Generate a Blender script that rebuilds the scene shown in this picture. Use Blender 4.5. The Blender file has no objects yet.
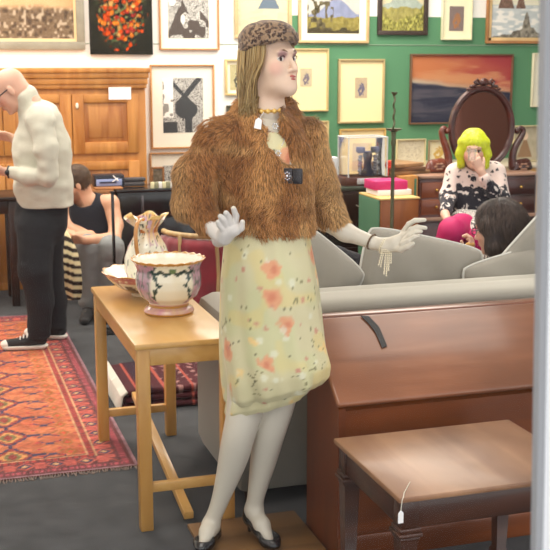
import bpy, bmesh, math, random
import numpy as np
from mathutils import Vector, Matrix
random.seed(7); RNG = np.random.default_rng(7)
SC = bpy.context.scene; COL = SC.collection
# ------------------------------------------------------------------ camera, world, light
F = 1100.0; PITCH = math.atan(215 / F); YAW = math.radians(17.6); H = 1.70
FWD = np.array([math.sin(YAW)*math.cos(PITCH), math.cos(YAW)*math.cos(PITCH), -math.sin(PITCH)])
RT = np.array([math.cos(YAW), -math.sin(YAW), 0.0]); UP = np.cross(RT, FWD)
HF = np.array([math.sin(YAW), math.cos(YAW), 0.0]); ZU = np.array([0, 0, 1.0])
EYE = np.array([0, 0, H])
cam = bpy.data.objects.new('camera', bpy.data.cameras.new('camera')); COL.objects.link(cam)
cam.data.sensor_width = 36; cam.data.lens = 36 * F / 550; cam.data.clip_start = 0.05
cam.matrix_world = Matrix(((RT[0], UP[0], -FWD[0], EYE[0]), (RT[1], UP[1], -FWD[1], EYE[1]), (RT[2], UP[2], -FWD[2], EYE[2]), (0, 0, 0, 1)))
cam.data.dof.use_dof = True; cam.data.dof.focus_distance = 3.7; cam.data.dof.aperture_fstop = 11.0
SC.camera = cam
w = bpy.data.worlds.new('daylight'); SC.world = w; w.use_nodes = True
w.node_tree.nodes['Background'].inputs[0].default_value = (1.0, 1.0, 1.0, 1)
w.node_tree.nodes['Background'].inputs[1].default_value = 1.4
def area(name, loc, size, power, rot=(0, 0, 0), color=(1, 1, 1)):
    l = bpy.data.lights.new(name, 'AREA'); l.shape = 'RECTANGLE'; l.size, l.size_y = size; l.energy = power; l.color = color
    o = bpy.data.objects.new(name, l); COL.objects.link(o); o.location = loc; o.rotation_euler = rot
    return o
WARM = (1.0, 0.94, 0.84)
area('ceiling_light', (0.0, 6.9, 3.05), (1.4, 3.2), 92, color=WARM)
area('ceiling_light', (3.0, 6.9, 3.05), (1.4, 3.2), 96, color=WARM)
area('ceiling_light', (0.2, 3.0, 3.05), (1.4, 1.6), 25, color=WARM)
area('ceiling_light', (2.6, 4.2, 3.05), (1.4, 1.6), 25, color=WARM)
area('ceiling_light', (1.5, 7.95, 3.05), (6.0, 0.35), 50, color=WARM)
SC.view_settings.view_transform = 'Standard'; SC.view_settings.look = 'None'
SC.view_settings.gamma = 1; SC.view_settings.use_curve_mapping = False
SC.view_settings.exposure = 0.06
# ------------------------------------------------------------------ projection helpers (a pixel's ray met with a real plane)
def ray(x, y): return FWD*F + RT*(x-275) - UP*(y-275)
def PZ(x, y, z): r = ray(x, y); return EYE + r*(z-H)/r[2]
def PY(x, y, Y): r = ray(x, y); return EYE + r*Y/r[1]
def PD(x, y, D): r = ray(x, y); return EYE + r*D/(r @ HF)
def zat(y, D): return PD(275, y, D)[2]
def lin(c):
    c = np.asarray(c, float)/255.0
    return np.where(c <= 0.04045, c/12.92, ((c+0.055)/1.055)**2.4)
# ------------------------------------------------------------------ noise
def _h(i, j, k, s):
    n = (i*374761393 + j*668265263 + k*2147483647 + s*974711).astype(np.int64)
    n = (n ^ (n >> 13)) * 1274126177
    n = n ^ (n >> 16)
    return (n & 0xffff) / 65535.0
def noise(p, scale=1.0, seed=0):
    p = np.atleast_2d(p)*scale; f = np.floor(p).astype(np.int64); t = p-f; t = t*t*(3-2*t); r = 0
    for a in (0, 1):
        for b in (0, 1):
            for c in (0, 1):
                wt = (t[:, 0] if a else 1-t[:, 0])*(t[:, 1] if b else 1-t[:, 1])*(t[:, 2] if c else 1-t[:, 2])
                r = r + wt*_h(f[:, 0]+a, f[:, 1]+b, f[:, 2]+c, seed)
    return r
def fbm(p, scale=1.0, seed=0, o=4):
    r = 0; a = 0.5; tot = 0
    for i in range(o): r = r + a*noise(p, scale*2**i, seed+i*17); tot += a; a *= 0.55
    return r/tot
def cells(p, scale, seed=0):      # nearest feature point: (distance, random id)
    q = np.atleast_2d(p)*scale; f = np.floor(q).astype(np.int64)
    best = np.full(len(q), 9.0); idv = np.zeros(len(q))
    for a in (-1, 0, 1):
        for b in (-1, 0, 1):
            for c in (-1, 0, 1):
                g = f + np.array([a, b, c])
                o = np.stack([_h(g[:, 0], g[:, 1], g[:, 2], seed+s) for s in (1, 2, 3)], 1)
                d = np.linalg.norm(g+o-q, axis=1); m = d < best
                best = np.where(m, d, best); idv = np.where(m, _h(g[:, 0], g[:, 1], g[:, 2], seed+4), idv)
    return best, idv
def mixc(a, b, t): t = np.clip(t, 0, 1)[:, None]; return np.asarray(a)*(1-t)+np.asarray(b)*t
def sst(e0, e1, x): t = np.clip((x-e0)/(e1-e0), 0, 1); return t*t*(3-2*t)
# ------------------------------------------------------------------ materials
MATS = {}
def mat(name, c=(200, 200, 200), rough=0.6, metal=0.0, attr=False, var=None, bump=None, coat=0, sheen=0, trans=0, alpha=1, stretch=(1, 1, 1), wood=None, wscale=6, axis='X', sss=0, emis=0, spec=0.5):
    if name in MATS: return MATS[name]
    m = bpy.data.materials.new(name); m.use_nodes = True; nt = m.node_tree; N = nt.nodes; L = nt.links
    b = N['Principled BSDF']; I = b.inputs
    I['Roughness'].default_value = rough; I['Metallic'].default_value = metal; I['Coat Weight'].default_value = coat
    I['Coat Roughness'].default_value = 0.12; I['Sheen Weight'].default_value = sheen; I['Transmission Weight'].default_value = trans
    I['Alpha'].default_value = alpha; I['Specular IOR Level'].default_value = spec
    if sss: I['Subsurface Weight'].default_value = sss; I['Subsurface Radius'].default_value = (0.02, 0.008, 0.004); I['Subsurface Scale'].default_value = 0.5
    base = (*lin(c), 1)
    I['Base Color'].default_value = base
    if emis: I['Emission Color'].default_value = base; I['Emission Strength'].default_value = emis
    tc = N.new('ShaderNodeTexCoord'); mp = N.new('ShaderNodeMapping'); L.new(tc.outputs['Object'], mp.inputs[0])
    mp.inputs['Scale'].default_value = stretch
    out = None
    if attr:
        at = N.new('ShaderNodeAttribute'); at.attribute_name = 'Col'; out = at.outputs['Color']
    if wood is not None:
        s = {'X': (0.12, 1, 1), 'Y': (1, 0.12, 1), 'Z': (1, 1, 0.12)}[axis]
        mp.inputs['Scale'].default_value = s
        n1 = N.new('ShaderNodeTexNoise'); n1.inputs['Scale'].default_value = wscale*4; n1.inputs['Detail'].default_value = 8; n1.inputs['Distortion'].default_value = 0.6
        L.new(mp.outputs[0], n1.inputs['Vector'])
        rp = N.new('ShaderNodeValToRGB'); rp.color_ramp.elements[0].position = 0.33; rp.color_ramp.elements[1].position = 0.68
        rp.color_ramp.elements[0].color = (*lin(wood), 1); rp.color_ramp.elements[1].color = base
        L.new(n1.outputs['Fac'], rp.inputs[0]); out = rp.outputs['Color']
        if var is None: var = (2.0, 0.25)
    if var:
        n2 = N.new('ShaderNodeTexNoise'); n2.inputs['Scale'].default_value = var[0]; n2.inputs['Detail'].default_value = 6
        L.new(tc.outputs['Object'] if wood is not None else mp.outputs[0], n2.inputs['Vector'])
        mr = N.new('ShaderNodeMapRange'); mr.inputs[1].default_value = 0.3; mr.inputs[2].default_value = 0.7
        mr.inputs[3].default_value = 1-var[1]; mr.inputs[4].default_value = 1+var[1]*0.6
        L.new(n2.outputs['Fac'], mr.inputs[0])
        mx = N.new('ShaderNodeVectorMath'); mx.operation = 'SCALE'
        if out is not None: L.new(out, mx.inputs[0])
        else: mx.inputs[0].default_value = base[:3]
        L.new(mr.outputs[0], mx.inputs['Scale']); out = mx.outputs[0]
    if out is not None:
        L.new(out, I['Base Color'])
    if bump:
        n3 = N.new('ShaderNodeTexNoise'); n3.inputs['Scale'].default_value = bump[0]; n3.inputs['Detail'].default_value = 4
        L.new(mp.outputs[0], n3.inputs['Vector'])
        bp = N.new('ShaderNodeBump'); bp.inputs['Strength'].default_value = bump[1]; bp.inputs['Distance'].default_value = 0.01
        L.new(n3.outputs['Fac'], bp.inputs['Height']); L.new(bp.outputs[0], I['Normal'])
    MATS[name] = m; return m
# ------------------------------------------------------------------ geometry collector
def axes(n):
    n = n/np.linalg.norm(n); a = np.array([0, 0, 1.0]) if abs(n[2]) < 0.9 else np.array([1.0, 0, 0])
    u = np.cross(a, n); u /= np.linalg.norm(u); return u, np.cross(n, u)
class Geo:
    def __init__(s): s.v = []; s.f = []; s.c = []; s.n = 0
    def add(s, v, f, c=None):
        v = np.asarray(v, float); s.v.append(v)
        s.f += [tuple(int(i)+s.n for i in q) for q in f]
        if c is not None:
            c = np.asarray(c, float); c = np.broadcast_to(c, (len(v), 3))
        else: c = np.full((len(v), 3), 0.5)
        s.c.append(c); s.n += len(v); return s
    def box(s, c, size, bev=0.0, rz=0.0, M=None, col=None, seg=2):
        bm = bmesh.new(); bmesh.ops.create_cube(bm, size=1.0)
        for v in bm.verts: v.co = Vector((v.co.x*size[0], v.co.y*size[1], v.co.z*size[2]))
        if bev: bmesh.ops.bevel(bm, geom=bm.edges[:], offset=min(bev, min(size)*0.45), segments=seg, affect='EDGES', profile=0.5)
        bm.verts.index_update(); V = np.array([v.co[:] for v in bm.verts]); Fc = [[v.index for v in f.verts] for f in bm.faces]; bm.free()
        if M is not None: V = V @ np.asarray(M).T
        elif rz: k, q = math.cos(rz), math.sin(rz); V = V @ np.array([[k, -q, 0], [q, k, 0], [0, 0, 1]]).T
        return s.add(V+np.asarray(c), Fc, col)
    def bx(s, x0, x1, y0, y1, z0, z1, bev=0.004, col=None): return s.box(((x0+x1)/2, (y0+y1)/2, (z0+z1)/2), (abs(x1-x0), abs(y1-y0), abs(z1-z0)), bev, col=col)
    def tube(s, pts, r, n=8, closed=False, col=None, caps=True):
        P = np.asarray(pts, float); m = len(P); r = np.broadcast_to(np.asarray(r, float), (m,)); V = []; u = None
        for i in range(m):
            if closed: d = P[(i+1) % m]-P[i-1]
            else: d = P[min(i+1, m-1)]-P[max(i-1, 0)]
            d = d/(np.linalg.norm(d)+1e-9)
            if u is None: u, _ = axes(d)
            u = u - d*(u @ d); u /= np.linalg.norm(u)+1e-9; w_ = np.cross(d, u)
            a = np.arange(n)*2*math.pi/n
            V.append(P[i]+r[i]*(np.cos(a)[:, None]*u+np.sin(a)[:, None]*w_))
        Fc = []
        for i in range(m if closed else m-1):
            j = (i+1) % m
            for k in range(n): Fc.append((i*n+k, i*n+(k+1) % n, j*n+(k+1) % n, j*n+k))
        if not closed and caps: Fc += [tuple(range(n-1, -1, -1)), tuple((m-1)*n+k for k in range(n))]
        if col is not None and np.ndim(col) == 2: col = np.repeat(np.asarray(col), n, 0)
        return s.add(np.concatenate(V), Fc, col)
    def lathe(s, c, prof, n=48, fr=None, sx=1, sy=1, colf=None, close=True):
        a = np.arange(n)*2*math.pi/n; V = []; 
        for i, (r, z) in enumerate(prof):
            rr = np.full(n, r); zz = np.full(n, z)
            if fr: rr, zz = fr(i, rr, zz, a)
            V.append(np.stack([rr*np.cos(a)*sx, rr*np.sin(a)*sy, zz], 1))
        V = np.concatenate(V); m = len(prof)
        Fc = [(i*n+k, i*n+(k+1) % n, (i+1)*n+(k+1) % n, (i+1)*n+k) for i in range(m-1) for k in range(n)]
        if close: Fc += [tuple(range(n-1, -1, -1)), tuple((m-1)*n+k for k in range(n))]
        col = colf(V, np.tile(a, m), np.repeat(np.arange(m), n)) if colf else None
        return s.add(V+np.asarray(c), Fc, col)
    def ell(s, c, r, n=16, M=None, col=None):
        th = np.linspace(0, math.pi, n//2+1); V = [[0, 0, 1.]]
        a = np.arange(n)*2*math.pi/n
        for t in th[1:-1]: V += [[math.sin(t)*math.cos(x), math.sin(t)*math.sin(x), math.cos(t)] for x in a]
        V.append([0, 0, -1.]); V = np.array(V)*np.asarray(r); L_ = len(V)-1; Fc = [(0, 1+k, 1+(k+1) % n) for k in range(n)]
        for i in range(len(th)-3): Fc += [(1+i*n+k, 1+(i+1)*n+k, 1+(i+1)*n+(k+1) % n, 1+i*n+(k+1) % n) for k in range(n)]
        b = 1+(len(th)-3)*n; Fc += [(L_, b+(k+1) % n, b+k) for k in range(n)]
        if M is not None: V = V @ np.asarray(M).T
        return s.add(V+np.asarray(c), Fc, col)
    def prism(s, pts, off, col=None):      # polygon extruded by a vector
        P = np.asarray(pts, float); n = len(P); V = np.concatenate([P, P+np.asarray(off)])
        return s.add(V, [tuple(range(n-1, -1, -1)), tuple(range(n, 2*n))]+[(k, (k+1) % n, n+(k+1) % n, n+k) for k in range(n)], col)
    def grid(s, P, closed=False, col=None):    # P: (a, b, 3)
        a, b, _ = P.shape; Fc = []
        for i in range(a-1):
            for j in range(b if closed else b-1): k = (j+1) % b; Fc.append((i*b+j, i*b+k, (i+1)*b+k, (i+1)*b+j))
        return s.add(P.reshape(-1, 3), Fc, col)
    def obj(s, name, m, parent=None, label=None, cat=None, group=None, kind=None, sharp=38, fixn=True):
        V = np.concatenate(s.v); Cc = np.concatenate(s.c)
        if parent is not None: org = ORG[parent.name]
        else: lo, hi = V.min(0), V.max(0); org = np.array([(lo[0]+hi[0])/2, (lo[1]+hi[1])/2, lo[2]])
        me = bpy.data.meshes.new(name); me.from_pydata((V-org).tolist(), [], s.f)
        if fixn:
            bm = bmesh.new(); bm.from_mesh(me); bmesh.ops.recalc_face_normals(bm, faces=bm.faces); bm.to_mesh(me); bm.free()
        at = me.color_attributes.new('Col', 'FLOAT_COLOR', 'POINT')
        at.data.foreach_set('color', np.concatenate([Cc, np.ones((len(Cc), 1))], 1).astype(np.float32).ravel())
        me.polygons.foreach_set('use_smooth', [True]*len(me.polygons))
        if sharp: me.set_sharp_from_angle(angle=math.radians(sharp))
        me.materials.append(m); me.update()
        o = bpy.data.objects.new(name, me); COL.objects.link(o); ORG[o.name] = org
        if parent is not None: o.parent = parent
        else: o.location = org
        tag(o, label, cat, group, kind); return o
ORG = {}
def tag(o, label=None, cat=None, group=None, kind=None):
    if label: o['label'] = label
    if cat: o['category'] = cat
    if group: o['group'] = group
    if kind: o['kind'] = kind
def thing(name, loc, label, cat, group=None):
    o = bpy.data.objects.new(name, None); o.empty_display_size = 0.1; COL.objects.link(o); o.location = loc; ORG[o.name] = np.asarray(loc, float)
    tag(o, label, cat, group); return o
def copy_tree(root, loc, label=None):
    def cp(o, par):
        c = o.copy(); COL.objects.link(c); ORG[c.name] = ORG[o.name]
        if par is not None: c.parent = par
        for ch in o.children: cp(ch, c)
        return c
    r = cp(root, None); r.location = loc
    if label: r['label'] = label
    return r
# ------------------------------------------------------------------ signed distance modelling (one continuous skin per body or garment)
class SDF:
    def __init__(s): s.p = []
    def cap(s, a, b, ra, rb=None, k=0.02, flat=None, op='add'):
        rb = ra if rb is None else rb; s.p.append(('cap', np.asarray(a, float), np.asarray(b, float), ra, rb, flat, k, op)); return s
    def ell(s, c, r, M=None, k=0.02, op='add'):
        s.p.append(('ell', np.asarray(c, float), np.asarray(r, float), None if M is None else np.asarray(M, float), None, None, k, op)); return s
    def plane(s, c, n): s.p.append(('pl', np.asarray(c, float), np.asarray(n, float)/np.linalg.norm(n), 0, 0, None, 0, 'clip')); return s
    def chain(s, pts, rs, k=0.02, flat=None, op='add'):
        for i in range(len(pts)-1): s.cap(pts[i], pts[i+1], rs[i], rs[i+1], k, flat, op)
        return s
    def mesh(s, vox, disp=None):
        lo = np.full(3, 1e9); hi = -lo
        for q in s.p:
            if q[7] != 'add': continue
            if q[0] == 'cap': R = max(q[3], q[4]); l = np.minimum(q[1], q[2])-R; h = np.maximum(q[1], q[2])+R
            else: R = q[2].max(); l = q[1]-R; h = q[1]+R
            lo = np.minimum(lo, l); hi = np.maximum(hi, h)
        lo -= 4*vox; hi += 4*vox; n = np.ceil((hi-lo)/vox).astype(int)+1
        G = np.full(n, 1.0, np.float32)
        ax = [lo[i]+vox*np.arange(n[i]) for i in range(3)]
        for q in s.p:
            kind, k, op = q[0], q[6], q[7]
            if kind == 'pl':
                X = ax[0][:, None, None]; Y = ax[1][None, :, None]; Z = ax[2][None, None, :]
                np.maximum(G, ((X-q[1][0])*q[2][0]+(Y-q[1][1])*q[2][1]+(Z-q[1][2])*q[2][2]).astype(np.float32), out=G); continue
            if kind == 'cap': R = max(q[3], q[4]); l = np.minimum(q[1], q[2])-R; h = np.maximum(q[1], q[2])+R
            else: R = q[2].max(); l = q[1]-R; h = q[1]+R
            l = l-k-3*vox; h = h+k+3*vox
            i0 = np.clip(((l-lo)/vox).astype(int), 0, n); i1 = np.clip(((h-lo)/vox).astype(int)+1, 0, n)
            if (i1 <= i0).any(): continue
            X, Y, Z = np.meshgrid(*[ax[i][i0[i]:i1[i]].astype(np.float32) for i in range(3)], indexing='ij')
            P = np.stack([X, Y, Z], -1)
            if kind == 'cap':
                a, b = q[1], q[2]; ba = b-a; L2 = max(ba @ ba, 1e-9)
                t = np.clip((P-a) @ ba/L2, 0, 1); dv = P-a-t[..., None]*ba
                if q[5] is not None: nn, fs = q[5]; cc = dv @ nn; d2 = (dv**2).sum(-1)+cc*cc*(fs*fs-1); d = np.sqrt(np.maximum(d2, 0))-(q[3]+(q[4]-q[3])*t)
                else: d = np.sqrt((dv**2).sum(-1))-(q[3]+(q[4]-q[3])*t)
            else:
                dv = P-q[1]
                if q[3] is not None: dv = dv @ q[3]
                k0 = np.sqrt(((dv/q[2])**2).sum(-1)); k1 = np.sqrt(((dv/q[2]**2)**2).sum(-1)); d = k0*(k0-1)/np.maximum(k1, 1e-6)
            d = d.astype(np.float32); sl = tuple(slice(i0[i], i1[i]) for i in range(3)); g = G[sl]
            if op == 'add':
                if k > 0: hh = np.maximum(k-np.abs(g-d), 0)/k; G[sl] = np.minimum(g, d)-hh*hh*k*0.25
                else: G[sl] = np.minimum(g, d)
            else:
                d = -d
                if k > 0: hh = np.maximum(k-np.abs(g-d), 0)/k; G[sl] = np.maximum(g, d)+hh*hh*k*0.25
                else: G[sl] = np.maximum(g, d)
        if disp is not None:
            m = np.abs(G) < 0.03; idx = np.argwhere(m); G[m] += disp(lo+idx*vox).astype(np.float32)
        # surface nets
        ins = G < 0
        c8 = [ins[a:n[0]-1+a, b:n[1]-1+b, c:n[2]-1+c] for a in (0, 1) for b in (0, 1) for c in (0, 1)]
        sm = sum(x.astype(np.int8) for x in c8); act = (sm > 0) & (sm < 8); ids = np.full(act.shape, -1, np.int64); cells_ = np.argwhere(act); ids[act] = np.arange(len(cells_))
        acc = np.zeros((len(cells_), 3)); cnt = np.zeros(len(cells_)); off = [(a, b, c) for a in (0, 1) for b in (0, 1) for c in (0, 1)]
        gv = [G[cells_[:, 0]+o[0], cells_[:, 1]+o[1], cells_[:, 2]+o[2]] for o in off]
        for i in range(8):
            for j in range(i+1, 8):
                d = np.abs(np.array(off[i])-np.array(off[j]))
                if d.sum() != 1: continue
                a, b = gv[i], gv[j]; m = (a < 0) != (b < 0); t = np.where(m, a/np.where(m, a-b, 1), 0)
                pt = np.array(off[i])+t[:, None]*(np.array(off[j])-np.array(off[i]))
                acc += pt*m[:, None]; cnt += m
        V = lo+vox*(cells_+acc/cnt[:, None]); Fc = []
        for d in range(3):
            u, v = (d+1) % 3, (d+2) % 3
            s0 = [slice(None)]*3; s1 = [slice(None)]*3; s0[d] = slice(0, n[d]-1); s1[d] = slice(1, n[d])
            A = ins[tuple(s0)]; B = ins[tuple(s1)]; E_ = np.argwhere(A != B); E_ = E_[(E_[:, u] > 0) & (E_[:, v] > 0) & (E_[:, u] < n[u]-1) & (E_[:, v] < n[v]-1)]
            q = []
            for du, dv_ in ((-1, -1), (0, -1), (0, 0), (-1, 0)):
                e = E_.copy(); e[:, u] += du; e[:, v] += dv_; q.append(ids[e[:, 0], e[:, 1], e[:, 2]])
            Q = np.stack(q, 1); fl = A[E_[:, 0], E_[:, 1], E_[:, 2]]
            Q[~fl] = Q[~fl][:, ::-1]; Fc.append(Q)
        Q = np.concatenate(Fc); Q = Q[(Q >= 0).all(1)]
        # a light smoothing pass
        for _ in range(2):
            S = np.zeros_like(V); c = np.zeros(len(V))
            for k in range(4):
                a, b = Q[:, k], Q[:, (k+1) % 4]
                np.add.at(S, a, V[b]); np.add.at(c, a, 1)
                np.add.at(S, b, V[a]); np.add.at(c, b, 1)
            V = V*0.5+0.5*S/np.maximum(c, 1)[:, None]
        return V, Q
def sobj(name, S, vox, m, parent, colf=None, disp=None, geo=None, **kw):
    g = geo or Geo(); V, Q = S.mesh(vox, disp); g.add(V, Q.tolist(), colf(V) if colf else None)
    if geo is None: return g.obj(name, m, parent, sharp=None, fixn=False, **kw)
    return g
def surf_samples(V, Q, n):
    T = np.concatenate([Q[:, [0, 1, 2]], Q[:, [0, 2, 3]]]); a, b, c = V[T[:, 0]], V[T[:, 1]], V[T[:, 2]]
    N = np.cross(b-a, c-a); A = np.linalg.norm(N, axis=1); i = RNG.choice(len(T), n, p=A/A.sum())
    r1 = np.sqrt(RNG.random(n))[:, None]; r2 = RNG.random(n)[:, None]
    return a[i]*(1-r1)+b[i]*r1*(1-r2)+c[i]*r1*r2, N[i]/A[i][:, None]
def tufts(P, N, D, length, width, lift, cols, bend=0.5):     # many curved tapering hairs, one mesh
    n = len(P); D = D-N*(D*N).sum(1)[:, None]; D /= np.linalg.norm(D, axis=1)[:, None]+1e-9
    S = np.cross(N, D); L_ = np.broadcast_to(length, (n,))[:, None]; W = np.broadcast_to(width, (n,))[:, None]; lift = np.broadcast_to(lift, (n,))[:, None]
    V = []; ts = (0, 0.5, 1.0)
    for t in ts:
        c = P+D*L_*t+N*L_*(lift*t-lift*bend*t*t)-N*0.002
        wd = W*(1-0.25*t) if t < 1 else W*0.05
        V += [c-S*wd, c+N*wd*0.8, c+S*wd]
    V = np.stack(V, 1).reshape(-1, 3); base = np.arange(n)[:, None]*9; Q = []
    for r in (0, 3):
        for k in ((0, 1), (1, 2)): Q.append(np.concatenate([base+r+k[0], base+r+k[1], base+r+3+k[1], base+r+3+k[0]], 1))
    C = np.repeat(cols, 9, 0).reshape(n, 3, 3, 3).copy(); C[:, 0] *= 0.72; C[:, 2] *= 1.12
    return V, np.concatenate(Q), C.reshape(-1, 3)
def head_frame(f, u=ZU):
    f = np.asarray(f, float); f = f/np.linalg.norm(f); l = np.cross(u, f); l /= np.linalg.norm(l); return np.stack([l, f, np.cross(f, l)], 1)   # columns: left, forward, up
def head_prims(S, c, M, s=1.0, k=0.015, ears=True, fem=True):
    P = lambda x, y, z: c+M @ (np.array([x, y, z])*s)
    E = lambda x, y, z, a, b, d, kk=k, op='add': S.ell(P(x, y, z), np.array([a, b, d])*s, M, kk, op)
    E(0, -.018, .032, .074, .094, .084); E(0, .022, -.03, .058, .068, .085, .03); E(0, .036, -.078, .04, .045, .034, .03)
    E(0, .078, -.1, .017, .017, .014, .02); E(.034, .05, -.032, .026, .03, .028, .03); E(-.034, .05, -.032, .026, .03, .028, .03)
    E(0, .076, .024, .047, .018, .012, .02)
    for q in (-1, 1): E(q*.031, .1, .002, .018, .013, .0105, .012, 'sub')
    S.cap(P(0, .088, .006), P(0, .112, -.034), .006*s, .0095*s, .01); S.cap(P(-.011, .098, -.038), P(.011, .098, -.038), .006*s, .006*s, .01)
    E(0, .09, -.058, .02, .011, .0055, .006); E(0, .089, -.069, .017, .011, .0065, .006)
    if ears:
        for q in (-1, 1): E(q*.077, -.008, -.012, .008, .017, .03, .008)
def hand_prims(S, wr, d, n, s=1.0, curl=0.5, spread=0.12, thumb=1, r=0.0085):
    d = d/np.linalg.norm(d); n = n-d*(n @ d); n /= np.linalg.norm(n); w_ = np.cross(d, n)*thumb
    for i, (o, ln) in enumerate(((.027, .068), (.009, .078), (-.009, .073), (-.026, .056))):
        kn = wr+(d*.085+w_*o)*s; S.cap(wr+(d*.01+w_*o*.6)*s, kn, .014*s, .011*s, .012)
        p = kn; dd = d+w_*spread*o*20*0.3; a = 0
        for j, fr in enumerate((.42, .33, .25)):
            a += curl*(0.8 if j == 0 else 1.0); v = dd*math.cos(a)+n*math.sin(a); v /= np.linalg.norm(v); q = p+v*ln*fr*s
            S.cap(p, q, r*s*(1-.08*j), r*s*(.92-.08*j), .003); p = q
    b = wr+(d*.03+w_*.028)*s; v = (d*.65+w_*.65+n*.35); v /= np.linalg.norm(v); S.cap(wr+d*.015*s+w_*.01*s, b, .014*s, .012*s, .012)
    q = b+v*.034*s; S.cap(b, q, .0115*s, .0095*s, .006); v2 = v+n*curl*.8+d*.3; v2 /= np.linalg.norm(v2); S.cap(q, q+v2*.027*s, .0095*s, .0075*s, .004)
# ================================================================== THE SETTING
WALL = 8.9; XL, XR = -2.6, 7.2
g = Geo().bx(XL-.1, XR+.1, 0.95, WALL+.1, -0.1, 0.0, 0)
g.obj('floor', mat('carpet', (76, 77, 80), .95, var=(9, .3), bump=(350, .5)), kind='structure')
Geo().bx(XL-.1, XR+.1, 0.9, WALL+.1, 3.1, 3.2, 0).obj('ceiling', mat('ceiling_paint', (240, 238, 232), .9), kind='structure')
mw = mat('wall_paint', (250, 248, 240), .85); nt = mw.node_tree; N = nt.nodes; L = nt.links
m2 = bpy.data.materials.new('wall_paint_two_tone'); m2.use_nodes = True; nt = m2.node_tree; N = nt.nodes; L = nt.links
GX0 = PY(292, 30, WALL)[0]; GZ1 = PY(430, 17, WALL)[2]
tc = N.new('ShaderNodeNewGeometry'); sp = N.new('ShaderNodeSeparateXYZ'); L.new(tc.outputs['Position'], sp.inputs[0])
gx = N.new('ShaderNodeMath'); gx.operation = 'GREATER_THAN'; gx.inputs[1].default_value = GX0; L.new(sp.outputs[0], gx.inputs[0])
gz = N.new('ShaderNodeMath'); gz.operation = 'LESS_THAN'; gz.inputs[1].default_value = GZ1; L.new(sp.outputs[2], gz.inputs[0])
mu = N.new('ShaderNodeMath'); mu.operation = 'MULTIPLY'; L.new(gx.outputs[0], mu.inputs[0]); L.new(gz.outputs[0], mu.inputs[1])
mx = N.new('ShaderNodeMix'); mx.data_type = 'RGBA'; mx.inputs[6].default_value = (*lin((250, 249, 243)), 1); mx.inputs[7].default_value = (*lin((88, 140, 102)), 1)
L.new(mu.outputs[0], mx.inputs[0]); L.new(mx.outputs[2], N['Principled BSDF'].inputs['Base Color']); N['Principled BSDF'].inputs['Roughness'].default_value = .8
Geo().bx(XL-.1, XR+.1, WALL, WALL+.1, 0, 3.1, 0).obj('wall_back', m2, kind='structure')
Geo().bx(XL-.1, XL, 0.9, WALL, 0, 3.1, 0).obj('wall_left', mw, kind='structure')
Geo().bx(XR, XR+.1, 0.9, WALL, 0, 3.1, 0).obj('wall_right', mw, kind='structure')
zl = PY(300, 44.5, WALL)[2]
Geo().bx(XL, XR, WALL-.006, WALL, zl-.003, zl+.003, .001).obj('trim_1', mat('rail', (150, 168, 146), .7), kind='structure')
# shop window upright, nearest to the camera
YW = 1.02
a0 = PY(530.5, 552, YW); a1 = PY(539.5, -4, YW)
def upright(name, off0, wd, y0, y1, m):
    b = a0-(a1-a0)*1.0; t = a1+(a1-a0)*1.2
    g = Geo(); q = [b+[off0, 0, 0], b+[off0+wd, 0, 0], t+[off0+wd, 0, 0], t+[off0, 0, 0]]
    g.prism([p+[0, y0, 0] for p in q], [0, y1-y0, 0]); return g.obj(name, m, kind='structure')
upright('trim_2', .0, .0085, -.012, .0, mat('window_gasket', (146, 147, 150), .4, metal=.0))
upright('window_1', .0087, .09, -.03, -.001, mat('window_frame_white', (246, 248, 252), .45))
mg = bpy.data.materials.new('pane_glass'); mg.use_nodes = True; nt = mg.node_tree; N = nt.nodes; L = nt.links
N.remove(N['Principled BSDF']); tr = N.new('ShaderNodeBsdfTransparent'); gl = N.new('ShaderNodeBsdfGlossy'); gl.inputs['Roughness'].default_value = 0.0
ms = N.new('ShaderNodeMixShader'); ms.inputs[0].default_value = 0.003; L.new(tr.outputs[0], ms.inputs[1]); L.new(gl.outputs[0], ms.inputs[2]); L.new(ms.outputs[0], N['Material Output'].inputs[0])
Geo().bx(-1.6, a0[0]+.004, YW-.009, YW-.004, .0, 2.9, 0).obj('window_2', mg, kind='structure')
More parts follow.
